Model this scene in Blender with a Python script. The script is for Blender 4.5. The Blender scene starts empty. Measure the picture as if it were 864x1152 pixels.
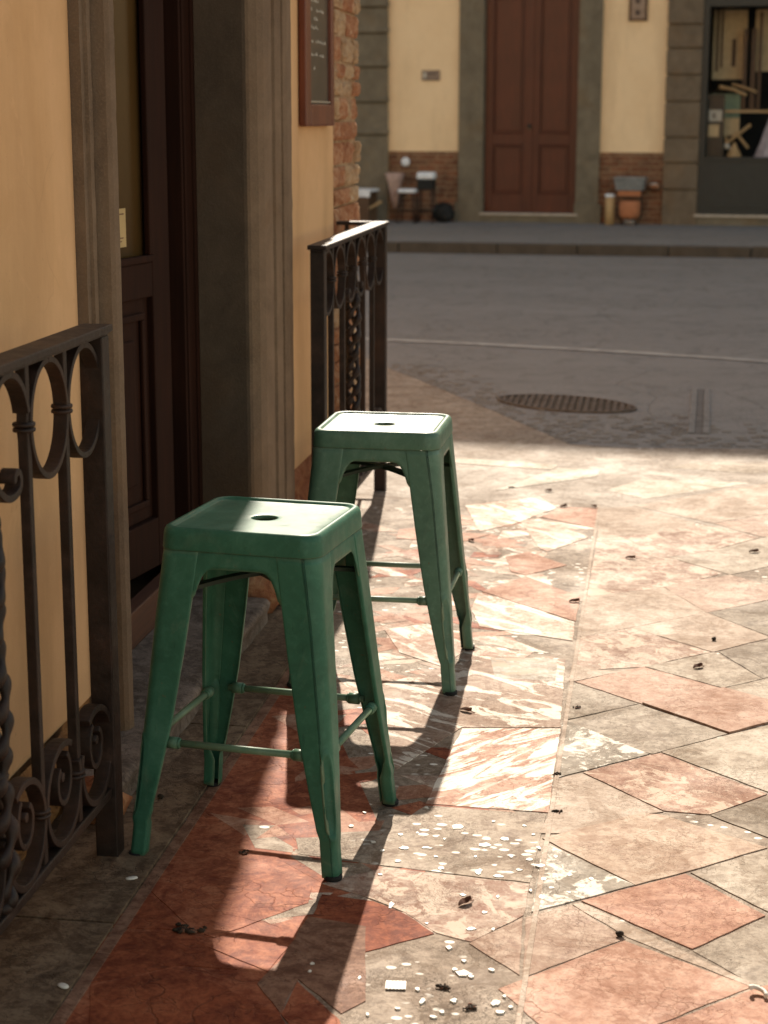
import bpy, bmesh, math, random
from math import sin, cos, pi, radians, sqrt, atan2
from mathutils import Vector, Matrix
random.seed(7)
S = bpy.context.scene
C = S.collection
# ------------------------------------------------------------------ camera
cd = bpy.data.cameras.new('camera'); cam = bpy.data.objects.new('camera', cd); C.objects.link(cam); S.camera = cam
cd.sensor_fit = 'VERTICAL'; cd.sensor_height = 36; cd.sensor_width = 27; cd.lens = 2032.7/1152*36
cd.clip_start = .05; cd.clip_end = 2000
YAW, PITCH, ROLL = -.14685, .2154, .0018
fw = Vector((sin(YAW)*cos(PITCH), cos(YAW)*cos(PITCH), -sin(PITCH)))
sd = fw.cross(Vector((0,0,1))).normalized(); up = sd.cross(fw)
s2 = sd*cos(ROLL)+up*sin(ROLL); u2 = -sd*sin(ROLL)+up*cos(ROLL)
cam.matrix_world = Matrix(((s2.x,u2.x,-fw.x,0),(s2.y,u2.y,-fw.y,0),(s2.z,u2.z,-fw.z,1.4278),(0,0,0,1)))
cd.dof.use_dof = True; cd.dof.focus_distance = 3.85; cd.dof.aperture_fstop = 5.6
# ------------------------------------------------------------------ light
SUN_EL, SUN_AZ = radians(37.0), radians(-6.15)      # azimuth measured from +Y towards +X
W = bpy.data.worlds.new('World'); S.world = W; W.use_nodes = True
nt = W.node_tree; bg = nt.nodes['Background']
sky = nt.nodes.new('ShaderNodeTexSky'); sky.sky_type = 'NISHITA'; sky.sun_disc = False
sky.sun_elevation = SUN_EL; sky.sun_rotation = SUN_AZ; sky.dust_density = .6; sky.air_density = 1.0; sky.ozone_density = 1
tint = nt.nodes.new('ShaderNodeMix'); tint.data_type = 'RGBA'; tint.blend_type = 'MULTIPLY'
tint.inputs[0].default_value = 1; tint.inputs[7].default_value = (1.0,.75,.51,1)
nt.links.new(sky.outputs[0], tint.inputs[6]); nt.links.new(tint.outputs[2], bg.inputs[0])
bg.inputs[1].default_value = .15
sl = bpy.data.lights.new('sun', 'SUN'); sl.energy = 4.15; sl.angle = radians(.53); sl.color = (1,.885,.74)
so = bpy.data.objects.new('sun', sl); C.objects.link(so)
so.rotation_euler = (Vector((sin(SUN_AZ)*cos(SUN_EL), cos(SUN_AZ)*cos(SUN_EL), sin(SUN_EL)))).to_track_quat('Z','Y').to_euler()
S.view_settings.view_transform = 'Standard'; S.view_settings.look = 'None'
S.view_settings.exposure = 1.17; S.view_settings.gamma = 1
S.cycles.max_bounces = 8; S.cycles.diffuse_bounces = 5
# ------------------------------------------------------------------ materials
def lin(c):
    return tuple(((v/255)/12.92 if v <= 10 else (((v/255)+.055)/1.055)**2.4) for v in c)
class N:
    def __init__(s, name, rough=.8, spec=.3, metal=0):
        s.m = bpy.data.materials.new(name); s.m.use_nodes = True; s.t = s.m.node_tree; s.b = s.t.nodes['Principled BSDF']
        s.b.inputs['Roughness'].default_value = rough; s.b.inputs['Specular IOR Level'].default_value = spec
        s.b.inputs['Metallic'].default_value = metal
        s.co = s.t.nodes.new('ShaderNodeTexCoord').outputs['Object']
    def n(s, k, **kw):
        x = s.t.nodes.new(k)
        for a, b in kw.items(): setattr(x, a, b)
        return x
    def l(s, a, b): s.t.links.new(a, b)
    def map(s, scale=(1,1,1), rot=(0,0,0), loc=(0,0,0)):
        m = s.n('ShaderNodeMapping'); s.l(s.co, m.inputs[0])
        m.inputs['Scale'].default_value = scale; m.inputs['Rotation'].default_value = rot; m.inputs['Location'].default_value = loc
        return m.outputs[0]
    def noise(s, scale, detail=4, rough=.6, vec=None, dist=0):
        x = s.n('ShaderNodeTexNoise'); x.inputs['Scale'].default_value = scale; x.inputs['Detail'].default_value = detail
        x.inputs['Roughness'].default_value = rough; x.inputs['Distortion'].default_value = dist
        s.l(vec if vec is not None else s.co, x.inputs['Vector']); return x.outputs['Fac']
    def ramp(s, fac, stops, interp='LINEAR'):
        x = s.n('ShaderNodeValToRGB'); x.color_ramp.interpolation = interp
        e = x.color_ramp.elements
        while len(e) < len(stops): e.new(.5)
        for i, (p, c) in enumerate(stops):
            e[i].position = p; e[i].color = (*c, 1) if not isinstance(c, (int, float)) else (c, c, c, 1)
        s.l(fac, x.inputs[0]); return x.outputs[0]
    def mix(s, fac, a, b, mode='MIX'):
        x = s.n('ShaderNodeMix'); x.data_type = 'RGBA'; x.blend_type = mode
        for i, v in ((0, fac), (6, a), (7, b)):
            if isinstance(v, (int, float)): x.inputs[i].default_value = v
            elif isinstance(v, tuple): x.inputs[i].default_value = (*v, 1)
            else: s.l(v, x.inputs[i])
        return x.outputs[2]
    def cracks(s, scale, width, vec=None, warp=.1, seedloc=(0,0,0)):
        v = s.map((1,1,1), loc=seedloc)
        nz = s.n('ShaderNodeTexNoise'); nz.inputs['Scale'].default_value = scale*.8; nz.inputs['Detail'].default_value = 4; s.l(v, nz.inputs['Vector'])
        mm = s.n('ShaderNodeVectorMath', operation='MULTIPLY_ADD'); s.l(nz.outputs['Color'], mm.inputs[0])
        mm.inputs[1].default_value = (warp,)*3; s.l(v, mm.inputs[2])
        x = s.n('ShaderNodeTexVoronoi', feature='DISTANCE_TO_EDGE'); x.inputs['Scale'].default_value = scale; s.l(mm.outputs[0], x.inputs['Vector'])
        return s.ramp(x.outputs['Distance'], [(0, 1.0), (width, 0.0)])
    def col(s, c):
        if isinstance(c, tuple): s.b.inputs['Base Color'].default_value = (*c, 1)
        else: s.l(c, s.b.inputs['Base Color'])
    def bump(s, h, strength=.3, dist=.01):
        x = s.n('ShaderNodeBump'); x.inputs['Strength'].default_value = strength; x.inputs['Distance'].default_value = dist
        s.l(h, x.inputs['Height']); s.l(x.outputs[0], s.b.inputs['Normal'])
    def roughness(s, v): s.l(v, s.b.inputs['Roughness'])
    def math(s, op, a, b=0.0, c=None):
        x = s.n('ShaderNodeMath', operation=op)
        for i, v in enumerate((a, b) if c is None else (a, b, c)):
            if isinstance(v, (int, float)): x.inputs[i].default_value = v
            else: s.l(v, x.inputs[i])
        return x.outputs[0]
M = {}
def sc(c, k): return tuple(min(.95, v*k) for v in c)
STONE_K = {'red': .9, 'red2': .95, 'umber': .9, 'kerbstone': 1, 'stepstone': 1, 'gray': .68, 'gray2': .62, 'brown': .62, 'speck': .66, 'marble': .80, 'marble2': .78, 'slab': .72, 'slash': .85, 'chips': .70, 'base': .62, 'orange': .74, 'orange2': .76, 'mottled': .68, 'cream': .62, 'pinkish': .64, 'apron_stone': .60}
def stone(name, a, b, c, crack=14, cw=.02, cs=.55, chip=0, streak=None, rough=.75, warp=.25, bump=.42, spec=.22):
    """worn paving: three tones, flaking cracks, pitting, small light chips"""
    n = N(name, rough, spec)
    kk = STONE_K.get(name, .66); a, b, c = sc(a, kk), sc(b, kk*.88), sc(c, kk*1.08)
    big = n.noise(3.2, 5, .62, dist=.6); fine = n.noise(42, 5, .7); mid = n.noise(13, 6, .68, dist=1.2)
    base = n.ramp(mid, [(.38, b), (.5, a), (.63, c)])
    base = n.mix(n.ramp(big, [(.42, 0.0), (.66, .7)]), base, sc(b, .82))
    base = n.mix(n.ramp(fine, [(.42, .0), (.62, .5)]), base, sc(c, 1.15))
    gr = n.noise(110, 4, .75); base = n.mix(n.ramp(gr, [(.50, 0.0), (.64, .45)]), base, sc(b, .62))
    st0 = n.noise(6.5, 6, .7, dist=1.6, vec=n.map((1,1,1), loc=(5.3,2.2,0))); base = n.mix(n.ramp(st0, [(.53, 0.0), (.57, .6), (.66, .2)]), base, (b[0]*.72, b[1]*.62, b[2]*.5))
    if streak:
        rot, thr, colr, sx = streak
        s0 = n.map((1,1,1), (0,0,rot)); m2 = n.n('ShaderNodeMapping'); n.l(s0, m2.inputs[0]); m2.inputs['Scale'].default_value = (sx,1,1); sv = m2.outputs[0]
        st = n.noise(15, 7, .68, vec=sv, dist=.9)
        base = n.mix(n.ramp(st, [(thr-.015, 0.0), (thr+.02, 1.0)]), base, colr)
        st2 = n.noise(27, 6, .7, vec=sv, dist=.8)
        base = n.mix(n.ramp(st2, [(.56, 0.0), (.6, .6)]), base, sc(a, .75))
    cr = n.cracks(crack, cw, warp=warp); cr2 = n.cracks(crack*3.1, cw*2.2, warp=.08, seedloc=(3.1,1.7,0))
    gate = n.ramp(n.noise(5, 3, .5), [(.46, 0.0), (.6, 1.0)])
    gate2 = n.ramp(n.noise(7.3, 3, .5), [(.5, 0.0), (.58, 1.0)])
    crk = n.math('MULTIPLY', cr, gate); crk2 = n.math('MULTIPLY', cr2, gate2)
    tot = n.math('MAXIMUM', crk, n.math('MULTIPLY', crk2, .7))
    base = n.mix(n.math('MULTIPLY', tot, cs), base, sc(b, .33))
    pit = n.ramp(n.noise(120, 3, .6), [(.66, 0.0), (.72, .55)])
    base = n.mix(pit, base, sc(b, .4))
    if chip:
        v = n.n('ShaderNodeTexVoronoi'); v.inputs['Scale'].default_value = 34; n.l(n.map((1,1.6,1), (0,0,.5)), v.inputs['Vector'])
        v.inputs['Randomness'].default_value = 1
        r = n.ramp(v.outputs['Color'], [(.62, 0.0), (.63, 1.0)]); d = n.ramp(v.outputs['Distance'], [(.25+chip*.3, 1.0), (.33+chip*.3, 0.0)])
        g = n.ramp(n.noise(4, 4, .6), [(.48, 0.0), (.54, 1.0)])
        base = n.mix(n.math('MULTIPLY', n.math('MULTIPLY', r, d), g), base, (.80,.76,.68))
    n.col(base)
    h = n.math('ADD', n.math('MULTIPLY', tot, -.9), n.math('MULTIPLY', mid, .9)); h = n.math('ADD', h, n.math('MULTIPLY', fine, .35))
    n.bump(h, bump, .004)
    n.roughness(n.ramp(big, [(.3, rough-.12), (.7, rough+.12)]))
    M[name] = n.m
CR = (.58,.43,.32); 
stone('cream', CR, (.50,.36,.26), (.66,.53,.42), cs=.4)
stone('peach', (.56,.39,.27), (.50,.32,.22), (.63,.49,.37), cs=.3)
stone('pinkish', (.53,.36,.26), (.46,.28,.20), (.62,.47,.36), cs=.5)
stone('pink', (.52,.31,.21), (.48,.25,.16), (.58,.40,.30), cs=.3)
stone('orange', (.46,.22,.135), (.40,.17,.10), (.54,.32,.22), cs=.35)
stone('orange2', (.48,.25,.16), (.42,.19,.115), (.56,.36,.26), cs=.35, crack=9)
stone('rust', (.50,.28,.185), (.40,.19,.12), (.60,.42,.31), cs=.9, crack=22, cw=.03, streak=(.6,.53,(.46,.34,.255),.8))
stone('mottled', (.54,.38,.28), (.42,.22,.15), (.66,.54,.44), cs=.8, crack=26, cw=.035, streak=(.9,.52,(.50,.39,.305),.7))
stone('gray', (.46,.37,.275), (.36,.27,.19), (.56,.47,.37), cs=.5)
stone('gray2', (.42,.33,.245), (.31,.23,.16), (.55,.46,.36), cs=.55, crack=18)
stone('brown', (.37,.29,.21), (.26,.19,.13), (.48,.40,.31), cs=.7, crack=22)
stone('speck', (.38,.32,.25), (.28,.22,.16), (.46,.39,.31), cs=.6, streak=(.4,.54,(.62,.57,.49),1.0))
stone('chips', (.44,.34,.25), (.32,.22,.155), (.54,.44,.34), cs=.9, crack=30, cw=.04, chip=.3)
stone('base', (.44,.34,.25), (.31,.22,.155), (.54,.43,.33), cs=.9, crack=24, cw=.04, chip=.05)
stone('red', (.25,.058,.022), (.18,.038,.016), (.33,.10,.042), cs=.6, crack=7)
stone('red2', (.29,.078,.032), (.21,.045,.02), (.38,.14,.070), cs=.5, crack=6)
stone('umber', (.23,.115,.07), (.16,.07,.042), (.30,.17,.11), cs=.7, crack=16)
stone('slash', (.50,.27,.18), (.42,.20,.13), (.58,.38,.28), cs=.4, streak=(-.87,.49,(.72,.655,.56),.2))
stone('mix', (.47,.33,.24), (.38,.22,.145), (.56,.42,.32), cs=.6, streak=(.6,.53,(.64,.56,.47),.35))
stone('whitesq', (.62,.55,.46), (.42,.33,.25), (.72,.66,.58), cs=.4, streak=(.2,.52,(.40,.30,.22),.8))
stone('marble', (.62,.46,.36), (.54,.32,.22), (.74,.62,.52), cs=.6, streak=(.75,.515,(.70,.63,.54),.25), crack=16)
stone('marble2', (.60,.42,.32), (.50,.28,.20), (.76,.64,.54), cs=.6, streak=(.8,.53,(.66,.58,.49),.25), crack=16)
stone('apron_stone', (.50,.41,.32), (.40,.31,.24), (.60,.51,.42), cs=.6, crack=10)
stone('slab', (.62,.54,.43), (.54,.45,.35), (.70,.62,.52), cs=.3)
stone('kerbstone', (.135,.085,.050), (.078,.046,.027), (.20,.14,.088), cs=.7, crack=12, bump=.6)
stone('stepstone', (.15,.112,.088), (.10,.075,.058), (.20,.155,.125), cs=.6, crack=11, bump=.5)
M['white'] = (lambda n: (n.col(n.ramp(n.noise(60), [(.3, (.60,.56,.49)), (.7, (.74,.70,.62))])), n.m)[1])(N('white_chip', .5))

def simple(name, c, rough=.7, spec=.3, metal=0, var=.15, sc_=12, bump=0, vec=None, bs=60):
    n = N(name, rough, spec, metal)
    x = n.noise(sc_, 5, .6)
    n.col(n.ramp(x, [(.3, sc(c, 1-var)), (.7, sc(c, 1+var))]))
    if bump: n.bump(n.noise(bs, 5, .65), bump, .004)
    M[name] = n.m; return n
def plaster(name, c, d, bump=.25):
    n = N(name, .9, .15)
    a = n.noise(1.6, 6, .62, dist=.8); b = n.noise(9, 5, .65); s3 = n.noise(3, 5, .6, vec=n.map((1,1,.22)))
    base = n.ramp(a, [(.3, d), (.6, c)])
    base = n.mix(n.ramp(b, [(.35, 0.0), (.75, .35)]), base, sc(c, 1.12))
    base = n.mix(n.ramp(s3, [(.50, 0.0), (.66, .5)]), base, sc(d, .80))
    e = n.noise(5.5, 6, .72, dist=1.5); base = n.mix(n.ramp(e, [(.58, 0.0), (.66, .18)]), base, (min(.9, c[0]*1.18), c[1]*1.15, c[2]*1.2))
    ck = n.math('MULTIPLY', n.cracks(1.9, .006, warp=.6), n.ramp(n.noise(1.3, 2, .5), [(.56, 0.0), (.66, .35)])); base = n.mix(ck, base, sc(d, .5))
    sp = n.ramp(n.noise(70, 4, .7), [(.64, 0.0), (.70, .3)]); base = n.mix(sp, base, sc(d, .6))
    n.col(base); n.bump(n.math('ADD', n.noise(160, 4, .7), n.math('MULTIPLY', n.noise(14, 4, .6), 1.5)), bump, .003); M[name] = n.m
plaster('plaster_near', (.66,.41,.215), (.58,.345,.165))
plaster('plaster_far', (.84,.64,.405), (.79,.58,.35), .15)
def pietra(name, c):
    n = N(name, .88, .2)
    a = n.noise(6, 6, .68, vec=n.map((1,1,.8)), dist=.5); b = n.noise(190, 3, .6); g = n.noise(2.3, 5, .6)
    base = n.ramp(a, [(.3, sc(c,.72)), (.7, sc(c,1.2))]); base = n.mix(n.ramp(b, [(.5, 0.0), (.7, .3)]), base, sc(c, 1.6))
    base = n.mix(n.ramp(g, [(.55, 0.0), (.75, .5)]), base, (c[0]*1.1, c[1]*.85, c[2]*.6))
    n.col(base); n.bump(n.math('ADD', b, n.math('MULTIPLY', n.noise(24, 5, .65), 2)), .45, .003); M[name] = n.m
pietra('sandstone', (.175,.120,.078)); pietra('sandstone_shaded', (.090,.064,.044)); pietra('sandstone_far', (.17,.145,.105)); pietra('sandstone_rough', (.16,.125,.088))
def brickmat(name, c1, c2, mort, scale, bw=.5, rh=.25, bump=.8, rough=.9, rot=(pi/2,0,0)):
    n = N(name, rough, .15)
    v = n.map((1,1,1), rot)
    nz = n.n('ShaderNodeTexNoise'); nz.inputs['Scale'].default_value = 7; n.l(v, nz.inputs['Vector'])
    mm = n.n('ShaderNodeVectorMath', operation='MULTIPLY_ADD'); n.l(nz.outputs['Color'], mm.inputs[0]); mm.inputs[1].default_value = (.03,)*3; n.l(v, mm.inputs[2])
    b = n.n('ShaderNodeTexBrick'); n.l(mm.outputs[0], b.inputs['Vector'])
    b.inputs['Color1'].default_value = (*c1,1); b.inputs['Color2'].default_value = (*c2,1); b.inputs['Mortar'].default_value = (*mort,1)
    b.inputs['Scale'].default_value = scale; b.inputs['Mortar Size'].default_value = .018; b.inputs['Mortar Smooth'].default_value = .3
    b.inputs['Brick Width'].default_value = bw; b.inputs['Row Height'].default_value = rh
    x = n.noise(18, 6, .7); base = n.mix(n.ramp(x, [(.3, 0.0), (.72, .65)]), b.outputs['Color'], mort)
    base = n.mix(n.ramp(n.noise(5, 4, .6), [(.5, 0.0), (.7, .6)]), base, sc(c2, .55))
    n.col(base)
    n.bump(n.math('ADD', n.math('MULTIPLY', b.outputs['Fac'], -1.0), n.math('MULTIPLY', x, 1.6)), bump, .012); M[name] = n.m
brickmat('brick_far', (.22,.070,.036), (.085,.030,.020), (.30,.20,.12), 2.0, .5, .14)
def roughrock(name, c1, c2, c3, scale=9):
    n = N(name, .95, .1)
    a = n.noise(scale, 7, .7, dist=1.0); b = n.noise(scale*.35, 4, .6)
    base = n.ramp(a, [(.3, c2), (.48, c1), (.68, c3)]); base = n.mix(n.ramp(b, [(.45, 0.0), (.65, .6)]), base, c2)
    n.col(base); n.bump(n.math('ADD', a, n.noise(50, 5, .7)), .8, .01); M[name] = n.m
roughrock('brick_near', (.40,.185,.095), (.24,.085,.042), (.56,.36,.22), 18)
roughrock('mortar', (.46,.30,.17), (.28,.16,.09), (.58,.42,.28), 24)
roughrock('rough_base', (.32,.13,.065), (.16,.06,.035), (.46,.25,.13), 14)
roughrock('plinth', (.30,.15,.06), (.12,.065,.035), (.40,.22,.09), 18)

def paint(name, c, c2, rust=.5):
    n = N(name, .42, .20 if name == 'green_paint' else .34)
    a = n.noise(7, 6, .65, dist=.6); b = n.noise(60, 5, .7)
    base = n.ramp(a, [(.28, sc(c,.72)), (.5, c), (.72, c2)])
    base = n.mix(n.ramp(b, [(.52, 0.0), (.75, .35)]), base, sc(c2, 1.25))
    sv = n.map((6,6,1)); st = n.noise(24, 5, .72, vec=sv)
    base = n.mix(n.ramp(st, [(.60, 0.0), (.66, .4)]), base, sc(c, .55))
    dust = n.noise(11, 6, .7, dist=.8, vec=n.map((1,1,.6), loc=(4,1,2))); base = n.mix(n.ramp(dust, [(.58, 0.0), (.72, .18)]), base, (.26,.28,.20))
    g = n.n('ShaderNodeNewGeometry'); e = n.math('ADD', g.outputs['Pointiness'], n.math('MULTIPLY', n.math('SUBTRACT', b, .5), .05))
    ed = n.ramp(e, [(.56, 0.0), (.64, .55)])
    base = n.mix(ed, base, (.26,.29,.18))
    sp = n.ramp(n.noise(95, 4, .6), [(.68, 0.0), (.72, rust)]); base = n.mix(sp, base, (.13,.075,.04))
    n.col(base); n.roughness(n.ramp(n.noise(14, 5, .65), [(.3, .33), (.7, .58)]))
    n.bump(n.math('ADD', n.noise(35, 3, .5), n.math('MULTIPLY', n.noise(150, 3, .6), .3)), .10, .002); M[name] = n.m
paint('green_paint', (.038,.130,.082), (.070,.185,.125))
paint('green_paint_worn', (.078,.160,.108), (.13,.225,.165), .7)
simple('green_dark', (.016,.030,.018), .5, .4)
simple('rubber', (.012,.012,.012), .8)
def iron(name, c=(.024,.0145,.011)):
    n = N(name, .5, .32, .1)
    a = n.noise(22, 6, .7); b = n.noise(5, 4, .6)
    base = n.ramp(a, [(.35, sc(c,.5)), (.55, c), (.72, sc(c, 2.1))]); base = n.mix(n.ramp(b, [(.52, 0.0), (.7, .35)]), base, (.075,.032,.016))
    n.col(base); n.bump(n.math('ADD', a, n.noise(90, 4, .7)), .5, .002); n.roughness(n.ramp(a, [(.3,.42),(.7,.68)])); M[name] = n.m
iron('iron')
def wood(name, c, d, rough=.4, axis=2):
    n = N(name, rough, .12 if name=='door_wood' else .4)
    s_ = [14,14,14]; s_[axis] = .8
    g = n.noise(4, 6, .65, vec=n.map(tuple(s_)), dist=.4); b = n.noise(3, 3, .5)
    base = n.ramp(g, [(.3, d), (.7, c)]); base = n.mix(n.ramp(b, [(.4, 0.0), (.7, .4)]), base, sc(d, .7))
    n.col(base); n.bump(g, .12, .002); M[name] = n.m
wood('door_wood', (.032,.010,.0045), (.018,.006,.003), .75); wood('door_wood_far', (.105,.022,.010), (.055,.011,.006), .4)
pietra('kerb_far', (.085,.070,.055))
wood('frame_wood', (.19,.050,.022), (.11,.028,.014), .4); wood('sill_wood', (.11,.040,.018), (.06,.022,.012), .6, 1); wood('pale_wood', (.52,.36,.18), (.40,.26,.12), .6)
wood('brown_wood', (.13,.075,.04), (.08,.045,.026), .6)
def asphalt(name, c, pale):
    n = N(name, .88, .3)
    a = n.noise(120, 4, .75); b = n.noise(.7, 5, .6, vec=n.map((.35,1.6,1)), dist=.5); e = n.noise(5, 6, .7, dist=.8)
    base = n.ramp(a, [(.36, sc(c,.6)), (.64, sc(c,1.45))]); base = n.mix(n.ramp(b, [(.4, 0.0), (.7, .55)]), base, pale)
    base = n.mix(n.ramp(e, [(.52, 0.0), (.66, .5)]), base, sc(c, .6))
    cr = n.cracks(1.3, .012, warp=.5); cr2 = n.cracks(8, .06, warp=.2)
    gt = n.ramp(n.noise(1.1, 3, .5), [(.5, 0.0), (.62, .8)])
    tot = n.math('MAXIMUM', n.math('MULTIPLY', cr, .7), n.math('MULTIPLY', cr2, gt)); base = n.mix(n.math('MULTIPLY', tot, .6), base, sc(c, .35))
    n.col(base); n.bump(n.math('SUBTRACT', n.math('ADD', a, n.math('MULTIPLY', e, 1.5)), tot), .6, .008); M[name] = n.m
asphalt('asphalt', (.215,.203,.193), (.275,.262,.25)); asphalt('asphalt_patch', (.15,.141,.132), (.21,.195,.18)); asphalt('sidewalk', (.205,.196,.188), (.25,.238,.228))
asphalt('ground', (.13,.12,.10), (.16,.15,.13)); asphalt('setts', (.19,.168,.145), (.24,.215,.19))
simple('line_paint', (.40,.38,.35), .8, var=.4, sc_=10, bump=.3)
simple('cloth_white', (.74,.78,.84), .9); simple('tin', (.22,.24,.25), .5, .5, .4, var=.4, sc_=8); simple('terracotta', (.42,.17,.08), .8)
simple('cloth_pink', (.42,.30,.26), .9, var=.3); simple('black', (.012,.013,.013), .7); simple('black_gloss', (.010,.012,.012), .3, .5)
simple('plate_metal', (.20,.165,.14), .4, .5, .3, var=.3); simple('marking', (.07,.05,.045), .6); simple('paper', (.50,.36,.17), .85, var=.12); simple('paper_white', (.50,.48,.42), .8)
simple('ink', (.16,.08,.045), .8); simple('chalk', (.50,.46,.39), .9); simple('board', (.060,.045,.033), .35, .5, var=.3); simple('steel', (.55,.52,.48), .35, .5, .8)
simple('shopfront', (.020,.024,.023), .45, .4); simple('sage', (.20,.27,.19), .8); simple('tulle', (.48,.45,.50), .95, var=.25); simple('cream_wall', (.58,.45,.27), .9)
simple('leaf', (.13,.055,.03), .8, var=.5, sc_=80); simple('leaf_dark', (.035,.024,.015), .85, var=.6, sc_=90); simple('gold_leaf', (.40,.22,.08), .7)
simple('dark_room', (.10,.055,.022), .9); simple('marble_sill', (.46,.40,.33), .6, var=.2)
n = N('glass', .06, .5); n.col((.02,.02,.02)); n.b.inputs['Alpha'].default_value = .05; n.b.inputs['Specular IOR Level'].default_value = .1; M['glass'] = n.m
n = N('glass_brown', .2, .12); n.col(n.ramp(n.noise(3), [(.3, (.060,.033,.011)), (.7, (.085,.047,.016))])); M['glass_brown'] = n.m
# ------------------------------------------------------------------ mesh builder
class MB:
    def __init__(s): s.v = []; s.f = []; s.mi = []; s.ms = []; s.cur = 0; s.sm = []
    def mat(s, name):
        if name not in s.ms: s.ms.append(name)
        s.cur = s.ms.index(name); return s
    def face(s, idx, smooth=False): s.f.append(tuple(idx)); s.mi.append(s.cur); s.sm.append(smooth)
    def add(s, vs, fs, smooth=False):
        o = len(s.v); s.v += [tuple(v) for v in vs]
        for f in fs: s.face([o+i for i in f], smooth)
    def box(s, x0, x1, y0, y1, z0, z1):
        s.add([(x0,y0,z0),(x1,y0,z0),(x1,y1,z0),(x0,y1,z0),(x0,y0,z1),(x1,y0,z1),(x1,y1,z1),(x0,y1,z1)],
              [(3,2,1,0),(4,5,6,7),(0,1,5,4),(1,2,6,5),(2,3,7,6),(3,0,4,7)]); return s
    def prism(s, pts, z0, z1, smooth=False):      # ccw polygon in xy
        n_ = len(pts); a = sum(pts[i][0]*pts[(i+1)%n_][1]-pts[(i+1)%n_][0]*pts[i][1] for i in range(n_))
        if a < 0: pts = pts[::-1]
        vs = [(x,y,z0) for x,y in pts]+[(x,y,z1) for x,y in pts]
        o = len(s.v); s.v += vs
        s.face([o+i for i in range(n_)][::-1]); s.face([o+n_+i for i in range(n_)])
        for i in range(n_): s.face([o+i, o+(i+1)%n_, o+n_+(i+1)%n_, o+n_+i], smooth)
        return s
    def tube(s, pts, r, seg=10, cap=True):
        P = [Vector(p) for p in pts]; rs = r if isinstance(r, (list, tuple)) else [r]*len(P)
        t0 = (P[1]-P[0]).normalized(); a = Vector((0,0,1)) if abs(t0.z) < .9 else Vector((1,0,0)); nn = t0.cross(a).normalized()
        o = len(s.v)
        for i, p in enumerate(P):
            t = ((P[min(i+1,len(P)-1)]-P[max(i-1,0)])).normalized(); nn = (nn-t*nn.dot(t)).normalized(); b = t.cross(nn)
            for k in range(seg):
                q = p+(nn*cos(2*pi*k/seg)+b*sin(2*pi*k/seg))*rs[i]; s.v.append(tuple(q))
        for i in range(len(P)-1):
            for k in range(seg): s.face([o+i*seg+k, o+i*seg+(k+1)%seg, o+(i+1)*seg+(k+1)%seg, o+(i+1)*seg+k], True)
        if cap: s.face([o+k for k in range(seg)][::-1]); s.face([o+(len(P)-1)*seg+k for k in range(seg)])
        return s
    def band(s, pts, w, t):      # curve lying in the plane x = const; w across x, t thick in plane; pts = (x, y, z)
        P = [Vector(p) for p in pts]; o = len(s.v)
        for i, p in enumerate(P):
            d = (P[min(i+1,len(P)-1)]-P[max(i-1,0)]).normalized(); nn = Vector((1,0,0)).cross(d).normalized()
            X = Vector((1,0,0))
            for a, b in ((-1,-1),(1,-1),(1,1),(-1,1)): s.v.append(tuple(p+X*(w/2*a)+nn*(t/2*b)))
        for i in range(len(P)-1):
            for k in range(4): s.face([o+i*4+k, o+i*4+(k+1)%4, o+(i+1)*4+(k+1)%4, o+(i+1)*4+k])
        s.face([o+3,o+2,o+1,o]); e = o+(len(P)-1)*4; s.face([e,e+1,e+2,e+3]); return s
    def ball(s, c, rx, ry=None, rz=None, seg=12, rings=8, jit=0):
        ry = ry or rx; rz = rz or rx; o = len(s.v); rnd = random.Random(int(c[0]*997+c[1]*131+c[2]*71))
        for i in range(rings+1):
            th = pi*i/rings
            for k in range(seg):
                j = 1+rnd.uniform(-jit, jit)
                s.v.append((c[0]+rx*j*sin(th)*cos(2*pi*k/seg), c[1]+ry*j*sin(th)*sin(2*pi*k/seg), c[2]+rz*j*cos(th)))
        for i in range(rings):
            for k in range(seg): s.face([o+i*seg+k, o+(i+1)*seg+k, o+(i+1)*seg+(k+1)%seg, o+i*seg+(k+1)%seg], True)
        return s
    def lathe(s, c, prof, seg=24):    # prof list of (r, z)
        o = len(s.v)
        for r, z in prof:
            for k in range(seg): s.v.append((c[0]+r*cos(2*pi*k/seg), c[1]+r*sin(2*pi*k/seg), c[2]+z))
        for i in range(len(prof)-1):
            for k in range(seg): s.face([o+i*seg+k, o+i*seg+(k+1)%seg, o+(i+1)*seg+(k+1)%seg, o+(i+1)*seg+k], True)
        s.face([o+k for k in range(seg)][::-1]); e = o+(len(prof)-1)*seg; s.face([e+k for k in range(seg)]); return s
    def loops(s, L, closed=True, smooth=True, flip=False):
        o = len(s.v); n_ = len(L[0])
        for l in L: s.v += [tuple(p) for p in l]
        for i in range(len(L)-1):
            for k in range(n_ if closed else n_-1):
                q = [o+i*n_+k, o+i*n_+(k+1)%n_, o+(i+1)*n_+(k+1)%n_, o+(i+1)*n_+k]
                s.face(q[::-1] if flip else q, smooth)
        return s
    def build(s, name, parent=None, bevel=0, seg=2, weld=False):
        me = bpy.data.meshes.new(name); me.from_pydata(s.v, [], s.f)
        for m_ in s.ms: me.materials.append(M[m_])
        me.polygons.foreach_set('material_index', s.mi); me.polygons.foreach_set('use_smooth', s.sm); me.update()
        if weld:
            b = bmesh.new(); b.from_mesh(me); bmesh.ops.remove_doubles(b, verts=b.verts, dist=1e-5); b.to_mesh(me); b.free()
        o = bpy.data.objects.new(name, me); C.objects.link(o)
        if parent: o.parent = parent
        if bevel:
            m_ = o.modifiers.new('bevel', 'BEVEL'); m_.width = bevel; m_.segments = seg; m_.limit_method = 'ANGLE'; m_.angle_limit = radians(40)
        return o
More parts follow.
